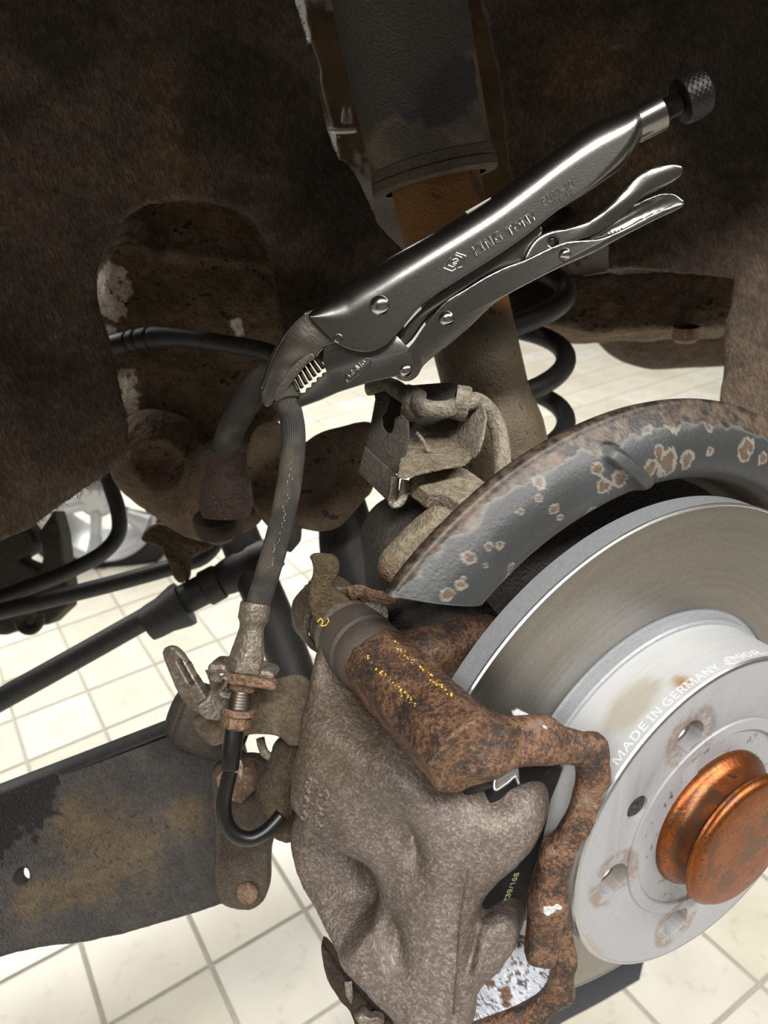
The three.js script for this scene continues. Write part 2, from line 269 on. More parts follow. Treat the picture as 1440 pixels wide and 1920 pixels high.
phy('chrome_smooth', { color: 0xbdbbb7, metalness: 1, roughness: 0.16 });
std('jaw_steel', { map: mapNeutral, color: 0x78736b, metalness: 0.9, roughness: 0.4, bumpMap: bumpFine, bumpScale: 0.00005 });
std('tooth_steel', { map: mapGrime, color: 0x9c8c7c, metalness: 0.6, roughness: 0.5 });
std('black_oxide', { map: mapBlack, color: 0xd0d0d0, metalness: 0.5, roughness: 0.42 });
std('bright_thread', { color: 0xa09a92, metalness: 1, roughness: 0.35 });
std('tin', { map: mapNeutral, color: 0xb8b8b8, metalness: 0.9, roughness: 0.3 });
std('white_paint', { map: mapNeutral, color: 0xc9c5bd, roughness: 0.5 });
std('yellow_mark', { color: 0xd8b23a, roughness: 0.7 });
std('pad_print', { color: 0x9aa070, roughness: 0.7 });
std('pad_lining', { map: mapNeutral, color: 0x8d8d90, roughness: 0.85 });
std('tile', { map: mapTile, roughness: 0.28 });
std('grout', { map: mapNeutral, color: 0xa9a698, roughness: 0.9 });
std('wall_paint', { map: mapNeutral, color: 0x62625f, roughness: 0.9 });
std('ceiling_paint', { map: mapNeutral, color: 0x7c7c79, roughness: 0.9 });
std('car_paint', { map: mapNeutral, color: 0xd8d8d6, roughness: 0.3 });
std('navy', { map: mapNeutral, color: 0x12162a, roughness: 0.6 });
std('strip_glow', { color: 0xffffff, emissive: 0xfff8ea, emissiveIntensity: 3 });
std('strip_body', { color: 0xe8e8e8, roughness: 0.5 });
std('alloy', { map: mapNeutral, color: 0xd2d4d6, metalness: 0.4, roughness: 0.35 });
// ---------------------------------------------------------------- the workshop
const RX0 = -6.2, RX1 = 4.2, RZ0 = -5.2, RZ1 = 4.6;
{
  const box = (x0, x1, y0, y1, z0, z1) => boxUV(new THREE.BoxGeometry(x1 - x0, y1 - y0, z1 - z0).translate((x0 + x1) / 2, (y0 + y1) / 2, (z0 + z1) / 2), 2);
  const T = 0.15;
  const wall = (n, l, g) => { const o = struct(n, l, 'wall'); part(o, 'wall_surface', g, M.wall_paint); return o; };
  wall('wall_back', 'plain grey workshop wall behind the lifted car', box(RX0 - T, RX0, 0, CEIL, RZ0 - T, RZ1 + T));
  wall('wall_front', 'plain grey workshop wall facing the open wheel arch', box(RX1, RX1 + T, 0, CEIL, RZ0 - T, RZ1 + T));
  wall('wall_left', 'plain grey workshop wall at the rear of the car', box(RX0, RX1, 0, CEIL, RZ1, RZ1 + T));
  wall('wall_right', 'plain grey workshop wall at the nose of the car', box(RX0, RX1, 0, CEIL, RZ0 - T, RZ0));
  const c = struct('ceiling', 'grey workshop ceiling with strip lights', 'ceiling'); part(c, 'ceiling_slab', box(RX0 - T, RX1 + T, CEIL, CEIL + T, RZ0 - T, RZ1 + T), M.ceiling_paint);

  // tiled floor: square tiles laid almost parallel to the car
  const fl = struct('floor', 'cream square floor tiles with grey joints under the lifted car', 'floor');
  part(fl, 'grout_bed', box(RX0 - T, RX1 + T, -0.2, -0.0035, RZ0 - T, RZ1 + T), M.grout);
  const S = 0.19827, O = V(-2.39024, 0, 0.20199), U = V(-0.0577, 0, -0.99833), W = V(0.99833, 0, -0.0577), gap = 0.008, ang = Math.atan2(0.0577, 0.99833);
  const tg = boxUV(new RoundedBoxGeometry(S - gap, 0.012, S - gap, 1, 0.0015), 0.6);
  const shades = [0xffffff, 0xfaf8f3, 0xf3f1ea, 0xfdfbf4].map((c, i) => { const m = M.tile.clone(); m.color.set(c); m.name = 'tile_shade_' + i; return m; });
  const seen = [], rest = [], fr = new THREE.Frustum().setFromProjectionMatrix(new THREE.Matrix4().multiplyMatrices(camera.projectionMatrix, camera.matrixWorldInverse.copy(camera.matrixWorld).invert()));
  // openings between the car's parts through which the photograph shows the floor, as pixel boxes
  const open = [[0, 1000, 460, 1500], [0, 1640, 720, 1920], [1030, 1600, 1440, 1920], [960, 640, 1380, 830], [520, 720, 780, 1260], [600, 930, 720, 1130]];
  const pp = q => { const v = q.clone().applyMatrix4(camera.matrixWorldInverse); return v.z > -0.1 ? null : [CX + F * v.x / -v.z, CY - F * v.y / -v.z, -v.z]; };
  for (let i = -26; i < 32; i++) for (let j = -22; j < 36; j++) {
    const q = O.clone().addScaledVector(U, (i + 0.5) * S).addScaledVector(W, (j + 0.5) * S); q.y = -0.006;
    if (q.x < RX0 + 0.05 || q.x > RX1 - 0.05 || q.z < RZ0 + 0.05 || q.z > RZ1 - 0.05) continue;
    const s = pp(q), m = 40; const vis = s && open.some(b => s[0] > b[0] - m && s[0] < b[2] + m && s[1] > b[1] - m && s[1] < b[3] + m);
    (vis ? seen : rest).push([q, s ? s[2] : 99]);
  }
  seen.sort((a, b) => a[1] - b[1]); rest.push(...seen.splice(295));
  for (const [q] of seen) { const m = part(fl, 'tile', tg, shades[Math.floor(rand() * 4)]); m.position.copy(q); m.rotation.y = ang + Math.floor(rand() * 4) * Math.PI / 2; }
  const inst = new THREE.InstancedMesh(tg, M.tile, rest.length), e = new THREE.Object3D(); rest.forEach(([q], k) => { e.position.copy(q); e.rotation.y = ang; e.updateMatrix(); inst.setMatrixAt(k, e.matrix); });
  inst.name = 'tile_field'; inst.userData.kind = 'stuff'; inst.receiveShadow = true; fl.add(inst);

  // strip lights
  STRIPS.forEach(([x, z, I], k) => {
    const t = thing('strip_light', 'long white ceiling strip light of the workshop', 'ceiling light', 'ceiling strip lights');
    const b = part(t, 'housing', new RoundedBoxGeometry(STRIP_W + 0.04, 0.06, STRIP_L + 0.04, 2, 0.01), M.strip_body); b.position.y = -0.03;
    const g = part(t, 'diffuser', new RoundedBoxGeometry(STRIP_W, 0.012, STRIP_L, 1, 0.004), M.strip_glow); g.position.y = -0.064;
    t.position.set(x, CEIL - 0.004, z);
    const l = new THREE.RectAreaLight(0xfffdf9, I, STRIP_W, STRIP_L); l.name = 'strip_light_source'; l.position.set(x, CEIL - 0.08, z); l.lookAt(x, 0, z); l.rotation.z = 0; scene.add(l);
    l.up.set(0, 0, 1); l.lookAt(x, 0, z);
  });
  // the spare wheel standing on the floor beyond the car
  const w = thing('roadwheel', 'silver alloy car wheel with black tyre standing on the tiles', 'wheel');
  const q = P(190, 925, 2.86), ax = V(0.8, 0, 0.42).normalize(), R = q.y; 
  part(w, 'tyre', boxUV(rev(q.clone().addScaledVector(ax, -0.11), ax, [[0.0, 0.225], [0, 0.27], [0.015, 0.31], [0.04, R - 0.004], [0.11, R], [0.18, R - 0.004], [0.205, 0.31], [0.22, 0.27], [0.22, 0.232], [0.2, 0.222]], 64)), M.rubber);
  const rim = part(w, 'rim', rev(q.clone().addScaledVector(ax, -0.11), ax, [[0.02, 0.2], [0.1, 0.19], [0.2, 0.2], [0.222, 0.228], [0.226, 0.222], [0.205, 0.2], [0.12, 0.175], [0.05, 0.18]], 64), M.alloy);
  part(w, 'wheel_centre', rev(q.clone().addScaledVector(ax, 0.02), ax, [[0, 0], [0, 0.07], [0.05, 0.065], [0.06, 0.05], [0.06, 0]], 40), M.alloy);
  const up = V(0, 1, 0), sd = up.clone().cross(ax);
  for (let k = 0; k < 5; k++) { const a = k * Math.PI * 2 / 5 + Math.PI + 0.2, d = up.clone().multiplyScalar(Math.cos(a)).addScaledVector(sd, Math.sin(a)); part(w, 'spoke', sweep([q.clone().addScaledVector(ax, 0.06).addScaledVector(d, 0.04), q.clone().addScaledVector(ax, 0.075).addScaledVector(d, 0.12), q.clone().addScaledVector(ax, 0.085).addScaledVector(d, 0.205)], [0.03, 0.028, 0.05], { flat: 0.7 }), M.alloy); }
  settle(w);
  // dark blue lift arm pad below the brake
  const la = thing('lift_arm', 'dark navy blue lift arm below the brake disc', 'lift arm');
  part(la, 'arm_plate', boxUV(plate(planeAt(1080, 1800, 1.0, 0, -0.0006), [[930, 1810], [1045, 1735], [1200, 1690], [1215, 1770], [1140, 1812], [1065, 1850], [1000, 1920], [900, 1960]], 0.08, { bevel: 0.004 })), M.navy); settle(la);
}
// ---------------------------------------------------------------- brake disc, hub, shield
const DC = at(0.13320145, 0.12883846, 0.38890023), DA = dirOf(0.47983763, 0.32347931, -0.81554705).normalize();      // centre of the outer friction face, axis outboard
const E1 = V(0, -1, 0).addScaledVector(DA, DA.y).normalize(), E2 = DA.clone().cross(E1);
const discM = new THREE.Matrix4().makeBasis(E2, DA, E1).setPosition(DC);             // y = axis, angle from z (down) to x
const faceM = new THREE.Matrix4().makeBasis(E1, E2, DA).setPosition(DC);
const onDisc = (r, deg, off) => { const a = deg * Math.PI / 180; return DC.clone().addScaledVector(E1, r * Math.cos(a)).addScaledVector(E2, r * Math.sin(a)).addScaledVector(DA, off); };
const lathe = (prof, seg = 160, p0 = 0, pl = Math.PI * 2, cr = 0.35) => crease(new THREE.LatheGeometry(prof.map(([r, y]) => new THREE.Vector2(r, y)), seg, p0, pl), cr).applyMatrix4(discM);
const HATR = 0.0824, HATO = 0.0382, BOLT = [-161, -89, -17, 55, 127], BR = 0.0602;
{
  const d = thing('brake_disc', 'new silver coated brake disc with machined friction face behind copper cap', 'brake disc');
  // machined face: concentric turning marks
  const turned = dataTex(512, 512, (i, x, y) => { const g = 138 + 16 * (NB[(y * 2 * 1024 + (x >> 5)) % 1048576] - 0.5) + 18 * (NC[(y * 1024 * 2 + x * 2) % 1048576] - 0.5); return [g, g * 0.972, g * 0.93]; });
  const grooves = dataTex(16, 512, (i, x, y) => { const v = 128 + 70 * Math.sin(y * 2.1) + 60 * (NG[y * 997 % 1048576] - 0.5); return [v, v, v]; }, false); 
  phy('machined', { map: turned, metalness: 1, roughness: 0.36, anisotropy: 0.65, bumpMap: grooves, bumpScale: 0.000012 });
  std('disc_coat', { map: mapNeutral, color: 0x9c9ea2, metalness: 0.3, roughness: 0.42, bumpMap: bumpGrain, bumpScale: 0.00004 });
  part(d, 'friction_ring', boxUV(lathe([[0.0885, -0.0131], [0.1385, -0.0131], [0.14, -0.0122], [0.14, -0.0010], [0.1392, 0.0]])), M.disc_coat);
  const ff = new THREE.RingGeometry(0.0882, 0.1392, 200, 8); { const p = ff.attributes.position, uv = ff.attributes.uv; for (let i = 0; i < p.count; i++) { const x = p.getX(i), y = p.getY(i); uv.setXY(i, Math.atan2(y, x) / (Math.PI * 2) * 12, Math.hypot(x, y) / 0.05); } }
  // separate seam: rebuild uv continuously per face
  { const g = ff.toNonIndexed(), p = g.attributes.position, uv = g.attributes.uv; for (let i = 0; i < p.count; i += 3) { const a = [0, 1, 2].map(k => Math.atan2(p.getY(i + k), p.getX(i + k))); if (Math.max(...a) - Math.min(...a) > 3) for (let k = 0; k < 3; k++) if (a[k] < 0) a[k] += Math.PI * 2; for (let k = 0; k < 3; k++) uv.setX(i + k, a[k] / (Math.PI * 2) * 12); } g.applyMatrix4(faceM); part(d, 'friction_face', g, M.machined, 'machined friction face with fine turning marks'); }
  part(d, 'outer_edge_line', lathe([[0.1390, 0.0001], [0.1396, 0.00035], [0.1402, -0.0004], [0.1403, -0.0012]], 200), M.tin, 'bright bare edge of the friction face');
  part(d, 'relief_groove', boxUV(lathe([[0.0886, 0.0], [0.0880, -0.0012], [0.0858, -0.0012], [0.0850, 0.0005], [0.0845, 0.0052], [0.0836, 0.0060], [HATR, 0.0062]])), M.disc_coat);
  // hat barrel with grubby finger marks
  const BS = [[-150, 0.018, 0.022], [-158, 0.028, 0.006], [-130, 0.02, 0.004]];
  const barrelMap = dataTex(2048, 128, (i, x, y) => { const deg = x / 2048 * 360 - 180, n = NB[((y * 8) % 1024) * 1024 + (x % 1024)], n2 = ND[((y * 5) % 1024) * 1024 + (x * 2 % 1024)]; let c = [184, 185, 186];
    const k = sstep(0.3, 0.75, Math.exp(-(((deg + 152) / 13) ** 2) - (((y / 128) - 0.52) / 0.3) ** 2) * (0.45 + n2)) * 0.55; c = [mix(c[0], 150, k), mix(c[1], 140, k), mix(c[2], 118, k)];
    const r = Math.exp(-(((deg + 167) / 2.4) ** 2) - (((y / 128) - 0.82) / 0.16) ** 2) * (n > 0.5 ? 1 : 0.25); c = [mix(c[0], 148, r), mix(c[1], 112, r), mix(c[2], 76, r)]; 
    const g = 10 * (n - 0.5); return [c[0] + g, c[1] + g, c[2] + g]; });
  std('barrel_coat', { map: barrelMap, metalness: 0.2, roughness: 0.45, bumpMap: null });
  { let g = new THREE.LatheGeometry([[HATR, 0.0062], [HATR, 0.0368]].map(q => new THREE.Vector2(...q)), 240, -Math.PI, Math.PI * 2); g.applyMatrix4(discM); part(d, 'hat_barrel', g, M.barrel_coat, 'silver barrel of the disc hat with faint brown smears'); }
  part(d, 'hat_edge', boxUV(lathe([[HATR, 0.0368], [HATR - 0.0006, 0.0377], [HATR - 0.0016, HATO], [HATR - 0.0022, HATO]], 240)), M.tin);
  // hat face with bolt holes
  const faceMap = dataTex(1024, 1024, (i, x, y) => { const u = (x / 1024 - 0.5) * 0.17, v = (y / 1024 - 0.5) * 0.17, r = Math.hypot(u, v); let c = [150, 151, 155]; const n = NB[i], n2 = NC[i];
    let s = 0; for (const b of BOLT) { const a = b * Math.PI / 180, q = Math.hypot(u - BR * Math.cos(a), v - BR * Math.sin(a)) + 0.006 * (ND[i] - 0.5); s = Math.max(s, sstep(0.0165, 0.013, q) * sstep(0.006, 0.0095, q)); }
    const k = s * sstep(0.40, 0.56, n * 0.6 + n2 * 0.4) * 0.75 + s * 0.12; c = [mix(c[0], 126, k), mix(c[1], 112, k), mix(c[2], 104, k)];
    const e = sstep(0.0765, 0.0795, r) * (Math.atan2(v, u) > -1.25 && Math.atan2(v, u) < -0.95 ? 1 : 0) * 0.6 * n2; c = [mix(c[0], 150, e), mix(c[1], 116, e), mix(c[2], 92, e)];
    const t = sstep(0.047, 0.041, r) * sstep(0.6, 0.72, n * 0.5 + n2 * 0.5); c = [mix(c[0], 88, t), mix(c[1], 84, t), mix(c[2], 82, t)];
    const g = 8 * (n2 - 0.5); return [c[0] + g, c[1] + g, c[2] + g]; });
  std('face_coat', { map: faceMap, metalness: 0.25, roughness: 0.45 });
  const planar = (g) => { const p = g.attributes.position, uv = new Float32Array(p.count * 2); for (let i = 0; i < p.count; i++) { uv[i * 2] = p.getX(i) / 0.17 + 0.5; uv[i * 2 + 1] = p.getY(i) / 0.17 + 0.5; } g.setAttribute('uv', new THREE.BufferAttribute(uv, 2)); return g; };
  const sh = new THREE.Shape(); sh.absarc(0, 0, HATR - 0.002, 0, Math.PI * 2); const hole = (r, a, q) => { const h = new THREE.Path(); h.absarc(r * Math.cos(a), r * Math.sin(a), q, 0, Math.PI * 2, true); sh.holes.push(h); };
  for (const b of BOLT) hole(BR, b * Math.PI / 180, 0.0078); const sa = -124.6 * Math.PI / 180; hole(0.0587, sa, 0.0056); { const h = new THREE.Path(); h.absarc(0, 0, 0.0522, 0, Math.PI * 2, true); sh.holes.push(h); }
  { let g = new THREE.ExtrudeGeometry(sh, { depth: 0.0062, bevelEnabled: true, bevelSize: 0.0004, bevelThickness: 0.0004, bevelOffset: -0.0004, bevelSegments: 2, curveSegments: 96 }); g.translate(0, 0, HATO - 0.0066); g = planar(crease(g, 0.5)); g.applyMatrix4(faceM); part(d, 'hat_face', g, M.face_coat, 'silver hat face with bolt holes and brownish patches'); }
  { let g = new THREE.LatheGeometry([[0.0525, HATO - 0.004], [0.0524, HATO + 0.0004], [0.0518, HATO + 0.0010], [0.0470, HATO + 0.0011], [0.0464, HATO + 0.0006], [0.0460, HATO - 0.0006], [0.0335, HATO - 0.0006]].map(q => new THREE.Vector2(...q)), 160); g = crease(g, 0.3); const p = g.attributes.position, uv = new Float32Array(p.count * 2); for (let i = 0; i < p.count; i++) { uv[i * 2] = p.getZ(i) / 0.17 + 0.5; uv[i * 2 + 1] = p.getX(i) / 0.17 + 0.5; } g.setAttribute('uv', new THREE.BufferAttribute(uv, 2)); g.applyMatrix4(discM); part(d, 'centre_ring', g, M.face_coat, 'raised silver ring round the copper cap'); }
  // lettering engraved round the hat
  const wrap = (s, deg0, size, y0, f, span) => { const g = text(s, size, 0.00016, f); if (span) { const bb = g.boundingBox; g.translate(-bb.min.x, 0, 0); g.scale(span * Math.PI / 180 * HATR / (bb.max.x - bb.min.x), 1, 1); } const p = g.attributes.position; for (let i = 0; i < p.count; i++) { const a = deg0 * Math.PI / 180 - p.getX(i) / HATR, r = HATR + p.getZ(i) - 0.0001; p.setXYZ(i, r * Math.sin(a), y0 - p.getY(i), r * Math.cos(a)); } g.computeVertexNormals(); g.applyMatrix4(discM); return g; };
  std('lettering', { color: 0xe6e7e9, metalness: 0.3, roughness: 0.4 });
  const LET = 0.0036, LY = 0.0352;
  part(d, 'lettering', mergeGeometries([['MADE', -135.6, 14.2], ['IN', -151.3, 4.4], ['GERMANY', -157.4, 22.2]].map(([s, a, w]) => wrap(s, a, LET, LY, fontR, w))), M.lettering, 'engraved lettering MADE IN GERMANY');
  part(d, 'lettering', mergeGeometries([wrap('E1', -183.3, 0.0023, LY - 0.0004, fontR, 3), wrap('90', -188, LET, LY, fontR, 6), wrap('R-', -195, LET, LY, fontR, 7)]), M.lettering, 'engraved approval mark E1 90 R');
  { const c = []; for (let k = 0; k <= 40; k++) { const a = k / 40 * Math.PI * 2, x = -184.8 * Math.PI / 180 + 0.0036 * Math.cos(a) / HATR, y = LY - 0.0015 + 0.0023 * Math.sin(a); c.push(V((HATR + 0.0001) * Math.sin(x), y, (HATR + 0.0001) * Math.cos(x)).applyMatrix4(discM)); } part(d, 'lettering_circle', sweep(c.slice(0, 40), 0.00016, { closed: true, seg: 60, rad: 6 }), M.lettering); }
  // fine worn engraving strokes further round
  { const r2 = mulberry(9), gs = []; for (let k = 0; k < 40; k++) { const a = (-116 + k * 1.35) * Math.PI / 180, y = 0.029 + 0.0035 * r2(), l = 0.0008 + 0.0016 * r2(), b = new THREE.BoxGeometry(0.0003, l, 0.0003); b.rotateZ((r2() - 0.5) * 1.2); b.translate(0, y, HATR); b.rotateY(a); b.applyMatrix4(discM); gs.push(b); } part(d, 'engraved_strokes', mergeGeometries(gs), M.lettering); }
  // retaining screw
  const so = onDisc(0.0587, -124.6, HATO - 0.0016); part(d, 'retaining_screw', boxUV(rev(so, DA, [[-0.006, 0.0054], [0, 0.0054], [0.0006, 0.0048], [0.0004, 0.002], [-0.001, 0.0016], [-0.001, 0]], 24)), M.dark_metal, 'dark rusty screw set in the hat face');
  settle(d);

  const hub = thing('wheel_hub', 'steel wheel hub seen through the bolt holes of the disc', 'hub');
  part(hub, 'flange', boxUV(lathe([[0.02, 0.02], [0.078, 0.02], [0.078, 0.0305], [0.02, 0.0305]])), M.dull_steel);
  for (const b of BOLT) part(hub, 'bolt_bore', rev(onDisc(BR, b, 0.0312), DA, [[-0.009, 0.0], [-0.009, 0.0056], [-0.006, 0.0062], [-0.0045, 0.0056], [-0.003, 0.0062], [-0.0015, 0.0056], [0, 0.0064], [0.0005, 0.0072], [0.0004, 0.0086]], 28, 0.2), M.bright_thread);
  settle(hub);

  const cap = thing('hub_dust_cover', 'copper coloured round hub cap in the centre of the disc', 'hub cover');
  const copperMap = mapOf(i => { let c = ramp([[0, 122, 74, 40], [0.45, 160, 98, 54], [0.6, 174, 110, 62], [1, 190, 128, 80]], NB[i] * 0.6 + NC[i] * 0.4); const k = sstep(0.5, 0.6, ND[i]); c = [mix(c[0], 124, k * 0.8), mix(c[1], 96, k * 0.8), mix(c[2], 76, k * 0.8)]; if (NC[i] * 0.4 + NB[i] * 0.6 > 0.68) c = [104, 78, 58]; return c; });
  std('copper', { map: copperMap, color: 0xc8b8ac, metalness: 0.85, roughness: 0.38, bumpMap: bumpFine, bumpScale: 0.00005 });
  const A = HATO; part(cap, 'cap_body', boxUV(lathe([[0.0335, A - 0.004], [0.0352, A - 0.002], [0.0354, A], [0.0350, A + 0.0018], [0.0338, A + 0.0034], [0.0322, A + 0.0050], [0.0312, A + 0.0075], [0.0310, A + 0.0125], [0.0318, A + 0.0140], [0.0334, A + 0.0146], [0.0340, A + 0.0154], [0.0336, A + 0.0164], [0.0328, A + 0.0168], [0.0324, A + 0.0176], [0.0316, A + 0.0186], [0.030, A + 0.0192], [0.02, A + 0.0195], [0.0001, A + 0.0196]], 160, 0, Math.PI * 2, 0.7), 0.12), M.copper);
  settle(cap);
}
{ // dust shield: pressed trough round the disc edge
  const s = thing('dust_shield', 'blue grey brake dust shield with rusty rim above the disc', 'dust shield');
  const front = [[0.1815, -0.0295], [0.1824, -0.0265], [0.1818, -0.0238], [0.1792, -0.0220], [0.1755, -0.0188], [0.1695, -0.0145], [0.1625, -0.0118], [0.1555, -0.0112], [0.1500, -0.0132], [0.1468, -0.0185], [0.1452, -0.028], [0.1440, -0.040], [0.1400, -0.047]];
  const c = new THREE.CatmullRomCurve3(front.map(q => V(q[0], q[1], 0)), false, 'centripetal'), K = 110, prof = []; for (let i = 0; i <= K; i++) { const t = i / K, p = c.getPointAt(t), g = c.getTangentAt(t); prof.push([p.x, p.y, -g.y, g.x]); }
  const NAz = 560, a0 = 96, pos = [], idx = [], rib = (r, deg) => { // pressed rib across the trough
    const p = onDisc(r, deg, -0.016); const q = p.clone().sub(ribA), l = clamp(q.dot(ribD) / ribL), e = q.addScaledVector(ribD, -l * ribL).length(); return 0.0042 * sstep(0.0050, 0.0020, e); };
  const pick = (x, y, off) => { const o = P(x, y, 1).sub(EYEPOS), t = DC.clone().addScaledVector(DA, off).sub(EYEPOS).dot(DA) / o.dot(DA); return o.multiplyScalar(t).add(EYEPOS); };
  const ribA = pick(1142, 850, -0.016), ribB = pick(1192, 900, -0.016), ribL = ribA.distanceTo(ribB), ribD = ribB.clone().sub(ribA).normalize();
  const put = (side) => { const base = pos.length / 3; for (let j = 0; j <= NAz; j++) for (let i = 0; i <= K; i++) { const [r, y, nr, ny] = prof[i], end = 223.2 - (0.184 - r) / 0.036 * 8, deg = a0 + (end - a0) * j / NAz; let o = y + (side ? 0 : 0), rr = r; if (side) { rr -= nr * -0.0016; o -= ny * -0.0016; } else { o += rib(r, deg > 180 ? deg - 360 : deg); const q = onDisc(r, deg, y); o += 0.0008 * (fb3(q, 0.03, 2) - 0.5); } const a = deg * Math.PI / 180; pos.push(rr * Math.sin(a), o, rr * Math.cos(a)); } 
    for (let j = 0; j < NAz; j++) for (let i = 0; i < K; i++) { const a = base + j * (K + 1) + i, b = a + K + 1; side ? idx.push(a, b, a + 1, a + 1, b, b + 1) : idx.push(a, a + 1, b, a + 1, b + 1, b); } return base; };
  const b0 = put(0), b1 = put(1); const W = K + 1; for (const j of [0, NAz]) for (let i = 0; i < K; i++) { const a = b0 + j * W + i, b = b1 + j * W + i; idx.push(a, b, a + 1, a + 1, b, b + 1); } for (let j = 0; j < NAz; j++) for (const i of [0, K]) { const a = b0 + j * W + i, b = b1 + j * W + i; idx.push(a, a + W, b, b, a + W, b + W); }
  let g = new THREE.BufferGeometry(); g.setAttribute('position', new THREE.Float32BufferAttribute(pos, 3)); g.setIndex(idx); g.computeVertexNormals(); g.applyMatrix4(discM); g = boxUV(g);
  const spots = [[880, 1046, 11], [918, 1026, 9], [938, 1024, 8], [865, 1095, 9], [893, 1092, 8], [868, 1085, 5], [960, 1062, 7], [1050, 970, 6], [1085, 940, 26], [1130, 915, 20], [1105, 960, 16], [1235, 845, 11], [1250, 870, 22], [1220, 880, 16], [1395, 850, 18], [1430, 860, 14], [930, 1090, 16], [950, 1080, 18], [1010, 905, 12], [910, 1060, 4], [1160, 895, 16], [1040, 955, 8], [1120, 880, 10], [1290, 862, 16], [1330, 850, 12], [1405, 835, 16], [985, 1040, 12], [1000, 1020, 10], [840, 1115, 10], [1205, 800, 14], [1260, 795, 16], [1330, 800, 10], [1010, 935, 8], [975, 960, 7]].map(([x, y, r]) => { let best = null, e = 1; for (let o = -0.03; o < -0.0105; o += 0.0005) { const p = pick(x, y, o), q = p.clone().sub(DC), rr = q.addScaledVector(DA, -q.dot(DA)).length(); for (const s of prof) { const f = Math.hypot(s[0] - rr, s[1] - o); if (f < e) { e = f; best = p; } } } return [best, r * 0.33 / F]; });
  paint(g, p => { const q = p.clone().sub(DC), y = q.dot(DA), r = q.addScaledVector(DA, -y).length(), n = fb3(p, 0.012, 4), n2 = fb3(p, 0.0035, 3); let c = L3(56, 57, 59);
    c = mix3(c, L3(70, 72, 74), sstep(0.45, 0.7, fb3(p, 0.03, 2)) * 0.5);
    const deg = Math.atan2(p.clone().sub(DC).dot(E2), p.clone().sub(DC).dot(E1)) * 180 / Math.PI, up = sstep(-150, -175, deg) + (deg > 0 ? 1 : 0);
    const edge = r - (0.1792 - 0.0062 * clamp(up)) + 0.006 * (n - 0.5) * 2, inner = 0.1482 + 0.004 * (n - 0.5) - r; 
    let k = 0; for (const [o, R] of spots) { const e = p.distanceTo(o) / R + (n2 - 0.5) * 1.6 + (n - 0.5) * 1.2; if (e < 1.15) { k = Math.max(k, e < 0.72 ? 1 : 0.45); } }
    if (k) c = k > 0.9 ? mix3(L3(76, 63, 53), L3(112, 94, 76), n2) : mix3(L3(112, 109, 102), L3(142, 136, 124), n2);
    if (edge > -0.0022) c = mix3(c, L3(108, 108, 105), 0.75 * sstep(-0.0022, 0, edge));
    if (edge > 0) c = mix3(L3(40, 34, 30), L3(100, 84, 71), clamp((n2 - 0.5) * 2.2 + (n - 0.5) * 1.4 + 0.45 + (fb3(p, 0.0015, 2) - 0.5) * 1.2));
    if (inner > 0) c = mix3(c, mix3(L3(58, 44, 36), L3(96, 72, 54), n2), sstep(0, 0.003, inner));
    return c; });
  std('shield_paint', { map: mapNeutral, bumpMap: bumpFine, bumpScale: 0.00007, roughness: 0.46, metalness: 0.12, vertexColors: true });
  part(s, 'shield_ring', g, M.shield_paint, 'blue grey pressed ring with rust patches and a rib');
  // inner dish of the shield behind the disc
  part(s, 'shield_dish', boxUV(lathe([[0.148, -0.046], [0.12, -0.05], [0.07, -0.05], [0.07, -0.052], [0.12, -0.052], [0.148, -0.048]], 120, 96 * Math.PI / 180, 116 * Math.PI / 180)), M.dark_metal);
  // curled tab at the end
  part(s, 'end_tab', boxUV(sweep(pxs([[655, 1112, 0.352], [676, 1109, 0.349], [702, 1118, 0.345], [728, 1120, 0.341], [742, 1108, 0.338]]), 0.0035, { flat: 0.35, seg: 50, rad: 14 })), M.rust_plain, 'curled rusty tab at the end of the shield');
  settle(s);
}
